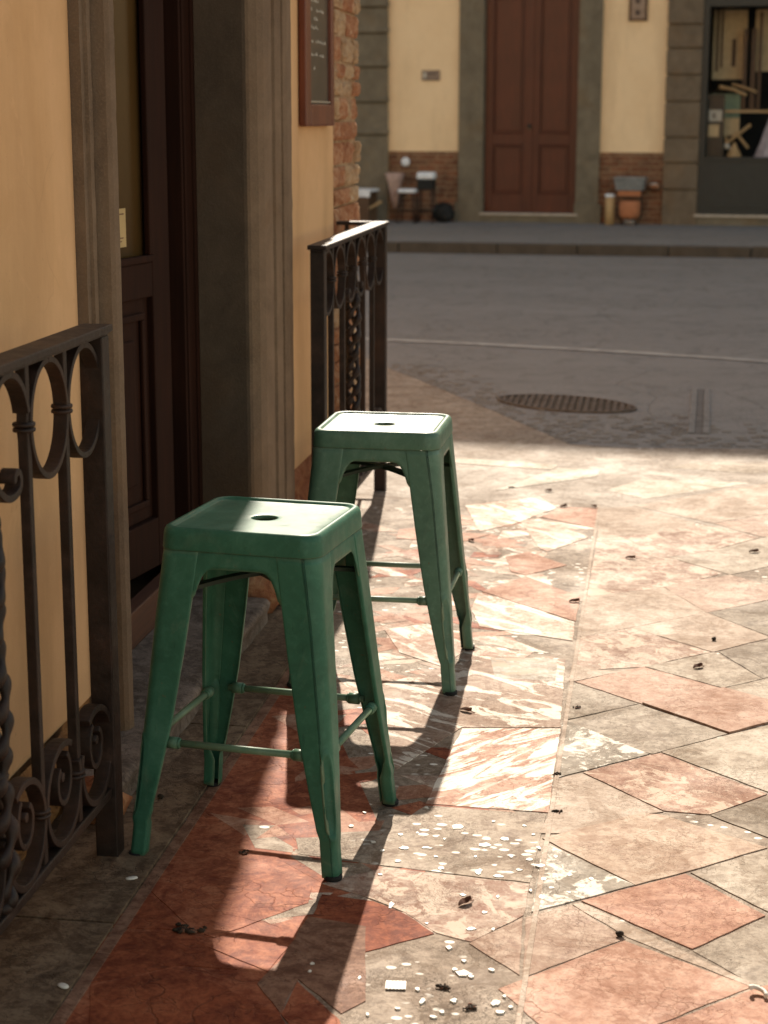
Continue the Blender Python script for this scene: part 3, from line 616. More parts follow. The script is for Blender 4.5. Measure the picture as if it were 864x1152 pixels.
# ------------------------------------------------------------------ menu board
mbd = empty('menu_board', (-1.198,6.39,1.395), 0, 'framed dark menu board with chalk writing hung on the ochre wall beside the brick pier', 'menu board')
m_ = mb('frame_wood'); y0, y1, z1 = -.27, .27, 1.0
m_.box(0,.028,y0,y0+.085,0.0,z1); m_.box(0,.028,y1-.05,y1,0.0,z1); m_.box(0,.028,y0+.085,y1-.05,0,.075); m_.box(0,.028,y0+.085,y1-.05,z1-.08,z1)
m_.build('frame', mbd, bevel=.006)
m_ = mb('board'); m_.box(.004,.014,y0+.085,y1-.05,.075,z1-.08); m_.mat('chalk'); rn = random.Random(9)
yb0, yb1 = y0+.13, y1-.09; zz = .88
while zz > .16:
    yy = yb0+rn.choice([0,0,.03]); endc = rn.choice([.5,.75,.95])
    while yy < yb0+(yb1-yb0)*endc:
        w_ = rn.uniform(.012,.045); dz = rn.uniform(-.002,.002); 
        if rn.random() < .8:
            for q in range(int(w_/.006)): 
                hh = rn.choice([.006,.008,.012]); m_.box(.014,.0146,yy+q*.006,yy+q*.006+.0022,zz+dz,zz+dz+hh)
            m_.box(.014,.0145,yy,yy+w_,zz+dz,zz+dz+.0022)
        yy += w_+.012
    zz -= rn.choice([.022,.03,.045])
m_.build('writing_panel', mbd)
m_ = mb('steel'); m_.box(.015,.022,y0+.09,y1-.055,.080,.086); m_.build('chalk_ledge', mbd)

# ------------------------------------------------------------------ railings
def arc(cy, cz, ry, rz, a0, a1, n_=28): return [(cy+ry*cos(radians(a0+(a1-a0)*k/n_)), cz+rz*sin(radians(a0+(a1-a0)*k/n_))) for k in range(n_+1)]
def spiral(cy, cz, r0, r1, a0, a1, n_=26, sy=1.0):
    return [(cy+(r0+(r1-r0)*k/n_)*sy*cos(radians(a0+(a1-a0)*k/n_)), cz+(r0+(r1-r0)*k/n_)*sin(radians(a0+(a1-a0)*k/n_))) for k in range(n_+1)]
def railing(root, L, nb_, H=1.04):
    """local: runs along +y from 0 to L in the plane x=0; root at ground"""
    m_ = mb('iron'); m_.box(-.030,.030,-.03,L+.025,H-.014,H); m_.box(-.022,.022,-.03,L+.025,H-.020,H-.0142); m_.build('handrail', root, bevel=.004)
    m_ = mb('iron'); m_.box(-.014,.014,.02,L-.02,.132,.152); m_.build('bottom_rail', root, bevel=.003)
    for y_ in (0.0, L):
        m_ = mb('iron'); m_.box(-.0225,.0225,y_-.022,y_+.022,.0,H-.02); m_.build('post', root, bevel=.003)
    sp = L/nb_; mid = nb_//2
    for k in range(1, nb_):
        if k == mid: continue
        m_ = mb('iron'); m_.box(-.0092,.0092,k*sp-.0092,k*sp+.0092,.152,H-.02); m_.build('baluster', root, bevel=.002)
    zc, rz = H-.02-.105, .100
    for k in range(nb_):
        cy = (k+.5)*sp; ry = sp*.47
        m_ = mb('iron')
        if k in (mid-1, mid):    # C scrolls curling towards the middle
            sgn = 1 if k == mid-1 else -1
            pts = arc(cy, zc, ry, rz, 150, -60 if True else 0)
            if sgn < 0: pass
            base = [(cy+sgn*ry*cos(radians(a)), zc+rz*sin(radians(a))) for a in [165-k2*7 for k2 in range(40)]]
            # base runs over the top, down the outer... then curls in
            ex, ez = base[-1]; cur = [(ex+sgn*(-.022)+sgn*.030*cos(radians(-60+a)) - sgn*.0, ez+.026+.030*sin(radians(-60+a))) for a in ()]
            pts = base
            lx, lz = base[-1]
            curl = spiral(lx+sgn*.0, lz-.022+.022, .02, .008, 0, 300)
            r0 = .021; c0 = (lx, lz+r0) if False else (lx, lz)
            tang = Vector((base[-1][0]-base[-2][0], base[-1][1]-base[-2][1])).normalized()
            nrm = Vector((-tang.y, tang.x))*(-sgn); cc = Vector((lx, lz))+nrm*.020
            a0 = atan2(lz-cc.y, lx-cc.x)
            cur = [(cc.x+(.020-.010*t_/24)*cos(a0-sgn*t_/24*4.6), cc.y+(.020-.010*t_/24)*sin(a0-sgn*t_/24*4.6)) for t_ in range(1, 25)]
            m_.band([(0,y_,z_) for y_, z_ in base+cur], .028, .012)
        else:
            m_.band([(0,y_,z_) for y_, z_ in arc(cy, zc, ry*1.02, rz, 90, 450, 44)], .026, .0110)
        m_.build('top_scroll', root, bevel=.0015)
        # lower scrolls
        m_ = mb('iron'); zb, rb = .152+.094, .090; sgn = 1 if k % 2 else -1
        base = [(cy+sgn*ry*cos(radians(a)), zb+rb*sin(radians(a))) for a in [-200+k2*8 for k2 in range(41)]]
        inner = [(cy+sgn*(.042-.014*t_/30)*cos(radians(120+t_*10)), zb+.022+(.052-.022*t_/30)*sin(radians(120+t_*10))) for t_ in range(31)]
        m_.band([(0,y_,z_) for y_, z_ in base], .028, .0125); m_.band([(0.0,y_,z_) for y_, z_ in inner], .026, .011)
        m_.tube([(-.012,cy+sgn*.002,zb+.03),(.012,cy+sgn*.002,zb+.03)], .009)
        m_.build('bottom_scroll', root, bevel=.0015)
    for k in range(1, nb_):
        for zz in (zc, .152+.094):
            m_ = mb('iron')
            for q in (-.6, .6): m_.lathe((0, k*sp, zz+q*.0075), [(.012,-.004),(.0185,-.003),(.0195,0),(.0185,.003),(.012,.004)], 14)
            m_.build('collar', root)
    # ornamental middle baluster: twisted strands, knuckles and a ring
    cy = mid*sp; m_ = mb('iron')
    for ph in (0, 2*pi/3, 4*pi/3):
        pts = []; 
        for k in range(150):
            z_ = .16+(.84-.16)*k/149; t_ = k/149
            rr = .012+.009*abs(sin(pi*t_*3)); tw = t_*24
            pts.append((rr*cos(tw+ph), cy+rr*sin(tw+ph), z_))
        m_.tube(pts, [.0105+.0035*sin(k*.62+ph) for k in range(150)], 7)
    for z_ in (.16,.386,.613,.84): m_.ball((0,cy,z_), .021,.021,.014)
    m_.box(-.008,.008,cy-.008,cy+.008,.84,H-.02)
    m_.build('twisted_baluster', root)
near_r = empty('iron_railing', (-1.022,2.047,0), 0, 'dark wrought iron railing with scrolls in front of the ochre wall at bottom left', 'railing', 'wrought iron railings beside the doorway')
railing(near_r, 1.18, 6, 1.05)
far_r = empty('iron_railing', (-1.028,5.55,0), 0, 'dark wrought iron railing with sunlit handrail beyond the doorway, behind the farther stool', 'railing', 'wrought iron railings beside the doorway')
railing(far_r, 1.30, 6)
for root, L in ((near_r, 1.18), (far_r, 1.30)):      # return bars tying the railing to the wall
    yy = L if root is far_r else 0
    m_ = mb('iron'); m_.box(-.19,-.031,yy-.025,yy+.025,1.026,1.04); m_.build('return_handrail', root, bevel=.003)
    m_ = mb('iron'); m_.box(-.19,-.0235,yy-.01,yy+.01,.132,.152); m_.build('return_rail', root, bevel=.003)
    for q in range(1, 3): m_ = mb('iron'); m_.box(-.19+.06*q-.007,-.19+.06*q+.007,yy-.007,yy+.007,.152,1.026); m_.build('baluster', root)

# ------------------------------------------------------------------ stools
def lerp_tab(tab, z):
    if z <= tab[0][0]: return tab[0][1]
    for (z0, a), (z1, b) in zip(tab, tab[1:]):
        if z <= z1: t_ = (z-z0)/(z1-z0); t_ = t_*t_*(3-2*t_) if (z1-z0) < .05 else t_; return a+(b-a)*t_
    return tab[-1][1]
WT = [(0,.033),(.070,.033),(.105,.040),(.16,.048),(.28,.063),(.42,.073),(.53,.079),(.62,.083)]
RT = [(0,.0135),(.07,.0135),(.105,.020),(.3,.025),(.5,.029),(.617,.037)]
def hh(z): return .218-.0933*z
def leg_mesh(paint_):
    m_ = mb(paint_); rows = []
    zs = [.006+.012*k for k in range(6)]+[.078+.0045*k for k in range(40)]+[.258+.01491*k for k in range(25)]
    for z in zs:
        h = hh(z); w = lerp_tab(WT, z); r = lerp_tab(RT, z); lip = .009 if z > .11 else .009+(.016)*max(0, min(1, (.11-z)/.04)); bw = .0035
        if z < .075: h -= .0015
        pts = []
        for k in range(3): pts.append((h-w+bw*(1-cos(pi/2*0)), h-lip+(lip-bw)*k/2))
        for k in range(1, 4): a = pi/2*k/4; pts.append((h-w+bw*(1-cos(a)), h-bw+bw*sin(a)))
        x0, x1 = h-w+bw, h-r
        for k in range(9): pts.append((x0+(x1-x0)*k/8, h))
        for k in range(1, 16): a = pi/2*(1-k/16); pts.append((h-r+r*cos(a), h-r+r*sin(a)))
        sym = [(y, x) for x, y in pts[:18]][::-1]
        pts = pts+sym
        # embossed groove along the corner
        out = []; mx = (h, h)
        tot = 0; acc = [0]
        for a, b in zip(pts, pts[1:]): tot += sqrt((a[0]-b[0])**2+(a[1]-b[1])**2); acc.append(tot)
        for (x, y), s_ in zip(pts, acc):
            u = (s_-tot/2)/.0115; v = (z-.165)/.078; e = (abs(u)**2.2+abs(v)**4)**.5
            d = 0
            if e < 1.6:
                d = -.0065*max(0, 1-e**2.2) + .0022*math.exp(-((e-1.12)/.16)**2)
            out.append((x+d*.707, y+d*.707, z))
        # knuckle where the foot tube begins
        kb = .0005*math.exp(-((z-.082)/.010)**2)
        out = [(x+kb, y+kb, z_) for x, y, z_ in out]
        rows.append(out)
    m_.loops(rows, closed=False, smooth=True, flip=True)
    return m_
def rr_loop(half, rad, z, n_=96):
    out = []; q = n_//4
    for c_ in range(4):
        cx, cy = ((1,1),(-1,1),(-1,-1),(1,-1))[c_]
        st = q-10
        # straight then arc: arc 15 points, straight 9
        for k in range(15):
            a = pi/2*c_+pi/2*k/14; out.append(((half-rad)*cx+rad*cos(a), (half-rad)*cy+rad*sin(a), z))
        nx, ny = ((1,1),(-1,1),(-1,-1),(1,-1))[(c_+1)%4]
        a = pi/2*(c_+1); p0 = ((half-rad)*cx+rad*cos(a), (half-rad)*cy+rad*sin(a)); p1 = ((half-rad)*nx+rad*cos(a), (half-rad)*ny+rad*sin(a))
        for k in range(1, 10): t_ = k/10; out.append((p0[0]+(p1[0]-p0[0])*t_, p0[1]+(p1[1]-p0[1])*t_, z))
    return out
def make_stool(paint_):
    root = empty('metal_bar_stool')
    # seat
    m_ = mb(paint_); L = []
    for half, rad, z in ((.1595,.036,.6175),(.1618,.038,.6165),(.1622,.038,.6185),(.1612,.038,.632),(.1602,.038,.645),(.1587,.037,.6518),(.1560,.0355,.6567),(.1525,.034,.6592),(.149,.0325,.6600),(.1455,.030,.6594),(.1428,.028,.6572),(.1408,.026,.6552),(.138,.024,.6545)):
        L.append(rr_loop(half, rad, z))
    inner = L[-1]
    for t_, z in ((.15,.6541),(.4,.6540),(.7,.6539),(.9,.6537),(.975,.6534),(1.0,.6526),(1.0,.645)):
        row = []
        for x, y, _ in inner:
            a = atan2(y, x); hx, hy = .0255*cos(a), .0235*sin(a); row.append((x+(hx-x)*t_, y+(hy-y)*t_, z))
        L.append(row)
    m_.loops(L, closed=True, smooth=True)
    seat = m_.build('seat', root); so_ = seat.modifiers.new('solid', 'SOLIDIFY'); so_.thickness = .0016; so_.offset = -1
    # apron: arched skirt between the legs
    m_ = mb(paint_)
    for side in range(4):
        ca, sa = cos(pi/2*side), sin(pi/2*side)
        nu = 36; rows = []
        for i in range(5):
            row = []
            for k in range(nu+1):
                u = -.116+.232*k/nu
                lo = .584
                au = abs(u)
                if au > .046: lo = .584-.060*min(1, ((au-.046)/.040))**2.6
                lo = max(lo, .510)
                z = lo+(.6170-lo)*i/4
                y = -(hh(z)-.0022); lim = hh(z)-.006; uu = max(-lim, min(lim, u))
                row.append((uu*ca-y*sa*1.0*(1) if False else uu*ca-y*sa, uu*sa+y*ca, z))
            rows.append(row)
        m_.loops(rows, closed=False, smooth=True)
    ap = m_.build('apron', root); s2_ = ap.modifiers.new('solid', 'SOLIDIFY'); s2_.thickness = .0016; s2_.offset = 0
    # curved cross straps under the seat
    for sg in (1, -1):
        m_ = mb('green_dark'); rows = []
        for k in range(25):
            t_ = -1+2*k/24; x = .150*t_; y = .150*t_*sg; z = .538-.022*t_*t_+(.003 if sg > 0 else 0); d = Vector((-sg, 1)).normalized()*.011
            rows.append([(x-d.x, y-d.y, z-.001),(x+d.x, y+d.y, z-.001),(x+d.x, y+d.y, z+.001+.006),(x-d.x, y-d.y, z+.001+.006)])
        m_.loops(rows, closed=True, smooth=False); m_.build('cross_strap', root)
    l0 = leg_mesh(paint_).build('leg', root); s3_ = l0.modifiers.new('solid', 'SOLIDIFY'); s3_.thickness = .0018; s3_.offset = -1
    h = hh(.01)-.0150
    m_ = mb('rubber'); m_.lathe((h,h,0), [(.0160,0),(.0180,.002),(.0182,.008),(.0165,.010)], 20); f0 = m_.build('rubber_foot', l0)
    for k in range(1, 4):
        c = copy_tree(l0, root); c.rotation_euler = (0,0,pi/2*k)
    zr = .235; w = lerp_tab(WT, zr); h = hh(zr)
    for k in range(4):
        m_ = mb(paint_); xe = h-w+.012; yy = -(h-.016)
        m_.tube([(-xe,yy,zr),(xe,yy,zr)], .0072, 14)
        for sg in (-1, 1):
            m_.tube([(sg*(xe-.010),yy,zr),(sg*(xe-.032),yy,zr)], .0118, 16)
            m_.tube([(sg*(xe-.032),yy,zr),(sg*(xe-.037),yy,zr)], [.0118,.0085], 16)
        rod = m_.build('footrest_rod', root); rod.rotation_euler = (0,0,pi/2*k)
    return root
st1 = make_stool('green_paint'); st1.location = (-.742,3.408,.001); st1.rotation_euler = (0,0,-.130)
tag(st1, 'dark green metal stool nearest the camera, its seat half in shadow', 'stool', 'green metal stools outside the doorway')
st2 = make_stool('green_paint_worn'); st2.location = (-.672,4.548,.001); st2.rotation_euler = (0,0,-.012)
tag(st2, 'paler green metal stool standing farther back with its seat fully sunlit', 'stool', 'green metal stools outside the doorway')

# ------------------------------------------------------------------ far building
FR = radians(-5.16)
fb = empty('cream_building', (-3.43,23.78,.098), FR, 'cream building across the road with brown double door and shop front', 'building')
m_ = mb('plaster_far'); H = 11.9
m_.box(-9,-.031,.0,.3,-.1,H); m_.box(-.031,.9,0,.3,.89,H); m_.box(.9,2.72,0,.3,3.25,H); m_.box(2.72,3.53,0,.3,.89,H); m_.box(3.53,4.0,.0,.3,-.1,H); m_.box(4.0,6.6,0,.3,3.0,H); m_.box(6.6,17,0,.3,-.1,H)
m_.box(-9,17,.3,9,H-.3,H); m_.box(-9,-8.7,.3,9,-.1,H-.3); m_.box(16.7,17,.3,9,-.1,H-.3); m_.box(-8.7,16.7,8.7,9,-.1,H-.3)
m_.build('wall', fb)
for q in ((-.031,.9),(2.72,3.53)): m_ = mb('brick_far'); m_.box(q[0],q[1],-.012,.28,-.1,.889); m_.build('brick_base', fb)
# rusticated pilasters
def pil(x0, x1, cuts, name, mat_, parent=fb):
    m_ = mb(mat_); m_.box(x0+.01,x1-.01,-.045,.0,-.1,H)
    prev = -.1
    for z in sorted(cuts)+[3.4,3.85,4.3]:
        zz = z-.098
        m_.box(x0,x1,-.085,-.0455,prev+.012,zz-.012); prev = zz
    m_.build(name, parent, bevel=.012)
pil(-.50,-.031,[1.192,1.604,2.048,2.471,2.795], 'pilaster', 'sandstone_far')
m_ = mb('sandstone_far')
for z in (1.192,1.604,2.048,2.471,2.795): m_ = mb('sandstone_far'); m_.box(-.515,-.02,-.105,-.046,z-.098+.012,z-.098+.075); m_.build('pilaster_moulding', fb, bevel=.01)
pil(3.53,3.965,[.533,.862,1.175,1.614,1.938,2.259,2.544,2.95], 'pilaster', 'sandstone_rough')
# door surround and double door
m_ = mb('sandstone_far'); m_.box(.90,1.22,-.06,.02,-.1,3.25); m_.box(2.43,2.72,-.06,.02,-.1,3.25); m_.box(.90,2.72,-.065,.02,3.25,3.55); m_.box(.86,1.235,-.075,-.061,-.1,.25); m_.box(2.415,2.76,-.075,-.061,-.1,.25)
m_.box(1.22,1.23,.02,.2,.1,3.25); m_.box(2.42,2.43,.02,.2,.1,3.25)
m_.build('door_surround', fb, bevel=.008)
m_ = mb('sandstone_far'); m_.box(1.222,2.428,-.07,.2,-.1,.09); m_.build('door_plinth', fb); m_ = mb('marble_sill'); m_.box(1.19,2.46,-.10,.2,.091,.118); m_.build('door_sill', fb, bevel=.005)
dd = empty('double_door', (1.23,.10,.12)); dd.parent = fb
for s_ in (0, 1):
    m_ = mb('door_wood_far'); x0 = .0 if s_ == 0 else .600; x1 = x0+.590
    m_.box(x0,x0+.095,-.045,0,0,3.1); m_.box(x1-.095,x1,-.045,0,0,3.1); m_.box(x0+.095,x1-.095,-.045,0,0,.24); m_.box(x0+.095,x1-.095,-.045,0,.86,1.0); m_.box(x0+.095,x1-.095,-.045,0,2.70,2.84)
    for a, b in ((.24,.86),(1.0,2.70)):
        m_.box(x0+.095,x1-.095,-.015,0,a,b); m_.box(x0+.135,x1-.135,-.032,-.0155,a+.04,b-.04)
        for q in ((x0+.095,x0+.112,a,b),(x1-.112,x1-.095,a,b)): m_.box(q[0],q[1],-.055,-.0155,q[2],q[3])
        m_.box(x0+.112,x1-.112,-.055,-.0155,a,a+.017); m_.box(x0+.112,x1-.112,-.055,-.0155,b-.017,b)
    m_.build('door_leaf', dd, bevel=.005)
m_ = mb('door_wood_far'); m_.box(.575,.622,-.062,-.0455,0,3.1); m_.build('centre_stile', dd, bevel=.006)
m_ = mb('black_gloss'); m_.box(.555,.60,-.085,-.0625,1.05,1.12); m_.ball((.578,-.10,1.10), .022); m_.build('door_lock', dd)
# plate and doorbell panel on the wall
hp = mb('plate_metal'); hp.box(0,.235,-.018,0,0,.13); hp.mat('paper_white'); hp.box(.02,.055,-.0195,-.0182,.03,.10); hp.mat('marking')
for a, b in ((.075,.09),(.10,.115),(.13,.145),(.155,.17),(.18,.19)): hp.box(a,b,-.0195,-.0182,.06,.10)
hp.box(.02,.215,-.0195,-.0182,.012,.028)
o = hp.build('wall_plate'); o.location = fb.matrix_basis @ Vector((.406,-.001,1.782)); o.rotation_euler = (0,0,FR)
o.location = Vector((-3.43,23.78,.098))+Matrix.Rotation(FR,3,'Z') @ Vector((.406,-.001,1.785))
tag(o, 'small dark metal plate on the cream wall left of the double door', 'wall plate')
def FP(s, d, z): return Vector((-3.43,23.78,.098))+Matrix.Rotation(FR,3,'Z') @ Vector((s,d,z))
e_ = empty('doorbell_panel', FP(3.04,-.001,2.50), FR, 'brown framed doorbell panel on the cream wall right of the double door', 'doorbell panel')
m_ = mb('brown_wood'); m_.box(0,.03,-.03,0,0,.5); m_.box(.20,.23,-.03,0,0,.5); m_.box(.03,.20,-.03,0,0,.03); m_.box(.03,.20,-.03,0,.47,.5); m_.build('frame', e_)
m_ = mb('plate_metal'); m_.box(.03,.20,-.02,0,.03,.47); m_.build('panel', e_)
for q in (.07,.21): m_ = mb('marking'); m_.box(.08,.135,-.028,-.0202,q,q+.055); m_.build('button', e_)
# shop front
sf = empty('shop_front', (3.965,0,0)); sf.parent = fb
m_ = mb('shopfront'); m_.box(0,.075,-.05,.06,.14,2.95); m_.box(.075,2.6,-.05,.06,2.66,2.95); m_.box(.075,2.6,-.045,.06,.14,.83); m_.box(1.9,1.97,-.05,.06,.83,2.66); m_.box(.075,2.6,-.062,.06,.80,.845)
m_.box(.16,1.82,-.052,-.0455,.22,.74); m_.box(2.5,2.6,-.05,.06,.83,2.66)
m_.build('frame', sf, bevel=.006)
m_ = mb('glass'); m_.box(.075,2.5,.0,.006,.845,2.66); m_.build('glass', sf)
m_ = mb('marble_sill'); m_.box(-.03,2.64,-.09,.06,.105,.135); m_.build('sill', sf); m_ = mb('sandstone_far'); m_.box(0,2.6,-.06,.06,-.1,.10); m_.build('plinth', sf)
m_ = mb('black'); m_.box(0,2.6,2.2,2.22,0,3); m_.box(0,.0-.02,.07,2.2,0,3); m_.box(2.6,2.62,.07,2.2,0,3); m_.box(0,2.6,.07,2.2,-.05,.1); m_.box(0,2.6,.07,2.2,2.98,3); m_.build('shop_interior', sf)
X0 = 3.965
def shopthing(name, build, loc, label, cat):
    m_ = build; o = m_.build(name, bevel=.003); o.location = FP(*loc); o.rotation_euler = (0,0,FR); return tag(o, label, cat)
m_ = mb('cream_wall'); m_.box(0,.42,0,.02,0,.86); m_.box(.52,1.0,0,.02,.1,.86); m_.mat('brown_wood'); m_.box(.04,.07,-.02,-.001,.1,.86); m_.box(.10,.125,-.02,-.001,.15,.86); m_.box(.24,.29,-.02,-.001,.16,.50)
shopthing('folding_screen', m_, (X0+.08,.7,1.80), 'cream folding screen with dark streaks at the top of the shop window', 'screen')
m_ = mb('brown_wood'); m_.box(0,.05,0,.05,0,1.0); m_.box(.10,.16,0,.05,0,1.0); m_.box(.0,.22,0,.05,-.03,.02); m_.box(.19,.23,0,.05,0,1.2)
shopthing('wooden_stand', m_, (X0+.47,.5,1.32+.1), 'upright dark wooden stand inside the shop window', 'stand')
m_ = mb('pale_wood')
m_.tube([(0,0,.12),(.16,0,.09),(.32,0,.02)], .022, 8); m_.tube([(.13,.1,.16),(.3,.05,.11),(.44,0,.06)], .018, 8); m_.ball((0,0,.12), .03)
shopthing('display_figure', m_, (X0+.22,.35,1.58), 'pair of pale turned wooden arms reaching across the shop window', 'display figure')
m_ = mb('sage'); m_.box(0,.38,0,.02,.22,.52); m_.mat('cream_wall'); m_.box(.19,.38,-.003,.0195,.0,.219)
shopthing('sage_board', m_, (X0+.08,.45,1.10), 'sage green board above a cream panel in the shop window', 'board')
m_ = mb('pale_wood'); m_.box(0,1.5,0,.02,0,.035); shopthing('wooden_rail', m_, (X0+.27,.25,1.385), 'long thin pale wooden rail across the shop window', 'rail')
m_ = mb('black_gloss'); m_.box(0,.21,0,.03,-.35,.46); m_.mat('paper_white'); m_.box(.02,.18,-.004,-.001,.13,.27); m_.mat('cream_wall'); m_.box(.02,.15,-.004,-.001,-.06,.09); m_.mat('marking'); m_.box(.07,.10,-.006,-.0045,.17,.23)
shopthing('poster_stand', m_, (X0+.075,.16,1.15), 'black stand with two pale cards at the left of the shop window', 'display stand')
m_ = mb('pale_wood'); m_.tube([(0,0,0),(.30,0,.24)], .02, 8); m_.tube([(.12,.03,.14),(.28,.03,-.05)], .018, 8); m_.tube([(0,0,.10),(.01,0,0)], .015, 8)
shopthing('crossed_sticks', m_, (X0+.31,.25,1.00), 'crossed pale wooden sticks low in the shop window', 'sticks')
m_ = mb('pale_wood'); m_.lathe((0,0,0), [(.10,0),(.07,.06),(.035,.12),(.02,.17)], 14); m_.mat('paper_white'); m_.ball((-.10,0,.13), .042); m_.tube([(-.08,0,.12),(0,0,.08)], .015, 8)
shopthing('small_figurine', m_, (X0+.42,.25,.845), 'small figurine with a white ball at the bottom of the shop window', 'figurine')
m_ = mb('tulle'); Ls = []
for i in range(13):
    t_ = i/12; rr_ = .10+.28*t_**1.1; Ls.append([(rr_*(1+.10*sin(9*a_/32*2*pi+i*.4))*cos(2*pi*a_/32), .6*rr_*(1+.10*sin(9*a_/32*2*pi+i*.4))*sin(2*pi*a_/32), .95*(1-t_)) for a_ in range(32)])
m_.loops(Ls, closed=True); shopthing('tulle_dress', m_, (X0+1.06,.42,.80), 'pale lilac tulle dress displayed at the right of the shop window', 'dress')

# ------------------------------------------------------------------ things on the far pavement
def on_far(name, loc, label, cat, group=None):
    return empty(name, FP(*loc), FR, label, cat, group)
def bar_stool(loc, H_, label, cover):
    e_ = on_far('bar_stool', loc, label, 'stool', 'stools on the far pavement')
    m_ = mb('cloth_white'); w_ = .115
    if cover: m_.box(-w_,w_,-.1,.1,H_-.09,H_); m_.build('seat_cushion', e_, bevel=.03, seg=3); m_ = mb('black'); m_.box(-w_+.01,w_-.01,-.09,.09,H_-.22,H_-.091); m_.build('seat_box', e_, bevel=.01)
    else: m_.box(-w_,w_,-.1,.1,H_-.05,H_); m_.build('seat_cushion', e_, bevel=.02, seg=3)
    top = H_-.22 if cover else H_-.05
    for a, b in ((-1,-1),(1,-1),(1,1),(-1,1)):
        m_ = mb('iron'); m_.tube([(a*.08,b*.08,top),(a*.11,b*.11,0)], .011, 8); m_.build('leg', e_)
    for q in (-.1,.1): m_ = mb('iron'); m_.tube([(-.1,q,.16),(.1,q,.16)], .007, 6); m_.build('footrest', e_)
bar_stool((.350,-.55,0), .43, 'low stool with thin white seat beside the taller stool across the road', False)
bar_stool((.570,-.45,0), .64, 'taller stool with thick white cushion on a dark box across the road', True)
e_ = on_far('backpack', (.76,-.30,0), 'black backpack slumped against the brick base beside the stools', 'backpack')
m_ = mb('black'); m_.ball((0,0,.125), .15,.10,.125, 16, 10, .10); m_.ball((.06,-.07,.08), .08,.05,.07, 12, 8, .1); m_.build('bag_body', e_)
m_ = mb('black_gloss'); m_.tube([(-.08,-.09,.05),(-.12,-.13,.13),(-.06,-.10,.22)], .012, 8); m_.build('strap', e_)
e_ = on_far('cafe_table', (-.26,-.75,0), 'square table under a white cloth at the left of the far pavement', 'table')
m_ = mb('cloth_white'); m_.box(-.25,.22,-.25,.25,.40,.43); m_.box(-.25,.22,-.253,-.25,.34,.40); m_.build('tablecloth', e_, bevel=.01)
for q in (-.23,.20): m_ = mb('brown_wood'); m_.box(-.13,.20,q,q+.03,0,.399); m_.build('table_leg', e_)
e_ = on_far('cafe_chair', (-.44,-1.35,0), 'dark rounded chair in front of the white clothed table across the road', 'chair')
m_ = mb('black'); m_.box(-.16,.16,-.15,.15,.20,.24); m_.build('seat', e_, bevel=.02)
m_ = mb('black'); Ls = []
for i in range(7):
    z = .24+.14*i/6; w_ = .16*sqrt(max(.05, 1-(i/6.3)**3)); Ls.append([(x_*w_, -.15-.02*cos(x_*1.5)+.0, z) for x_ in [-1+2*k/10 for k in range(11)]])
m_.loops(Ls, closed=False); bk = m_.build('backrest', e_); bk.modifiers.new('s','SOLIDIFY').thickness = .02
for a, b in ((-1,-1),(1,-1),(1,1),(-1,1)): m_ = mb('black'); m_.tube([(a*.13,b*.12,.2),(a*.15,b*.14,0)], .012, 8); m_.build('leg', e_)
e_ = on_far('folded_parasol', (.12,-.30,0), 'folded pink cloth parasol leaning on the brick base across the road', 'parasol')
m_ = mb('cloth_pink'); m_.lathe((0,0,.18), [(.02,0),(.05,.10),(.09,.32),(.13,.44),(.02,.445)], 9); m_.build('canopy', e_)
m_ = mb('brown_wood'); m_.tube([(0,0,0),(0,0,.62)], .012, 8); m_.build('pole', e_)
o = mb('pale_wood'); o.tube([(-.45,-.12,.0),(.0,-.02,.26)], .018, 8); o = o.build('wooden_plank'); o.location = FP(.06,-.75,.02); o.rotation_euler = (0,0,FR)
tag(o, 'thin pale wooden plank slanting up beside the white clothed table', 'plank')
o = mb('cloth_white'); o.lathe((0,0,0), [(.02,0),(.055,.01),(.060,.025),(.03,.04)], 20); o = o.build('wall_lamp'); o.location = FP(.20,-.02,.755); o.rotation_euler = (pi/2,0,FR)
tag(o, 'round white wall lamp on the dark brick base above the stools', 'lamp')
# planter and cylinder
e_ = on_far('waste_bin', (3.15,-.28,0), 'terracotta coloured bin with a grey tin hood on the far pavement', 'bin')
m_ = mb('terracotta'); m_.lathe((0,0,.085), [(.10,0),(.13,.04),(.135,.2),(.11,.22)], 20); m_.box(-.14,.14,-.10,.10,.365,.43); m_.build('bin_body', e_)
m_ = mb('tin'); o_ = len(m_.v); m_.add([(-.165,-.12,.43),(.165,-.12,.43),(.165,.12,.43),(-.165,.12,.43),(-.20,-.15,.60),(.20,-.15,.60),(.20,.15,.60),(-.20,.15,.60)], [(3,2,1,0),(4,5,6,7),(0,1,5,4),(1,2,6,5),(2,3,7,6),(3,0,4,7)]); m_.build('hood', e_, bevel=.012)
for a in (-1, 1): m_ = mb('iron'); m_.tube([(a*.14,0,.43),(a*.145,0,.12),(a*.08,0,.0)], .010, 8); m_.build('bracket', e_)
m_ = mb('plate_metal'); m_.lathe((0,0,0), [(.08,0),(.07,.085)], 18); m_.build('foot', e_)
e_ = on_far('ash_post', (2.90,-.28,0), 'slim brown cylinder with a white top beside the terracotta bin', 'ashtray')
m_ = mb('brown_wood'); m_.ms[0] = 'pale_wood'; m_.lathe((0,0,0), [(.058,0),(.058,.34),(.05,.345)], 18); m_.build('cylinder_body', e_)
m_ = mb('cloth_white'); m_.lathe((0,0,.346), [(.062,0),(.066,.01),(.062,.035),(.02,.04)], 18); m_.build('top_cap', e_)
o = mb('brick_near'); o.ball((0,0,.035), .07,.04,.035, jit=.12); o.mat('paper_white'); o.ball((0,0,.06),.05,.03,.02); o = o.build('cloth_bundle'); o.location = FP(3.40,-.12,.0); 
tag(o, 'small pale cloth bundle on the bracket right of the terracotta bin', 'cloth'); o.location = FP(3.42,-.06,.44)
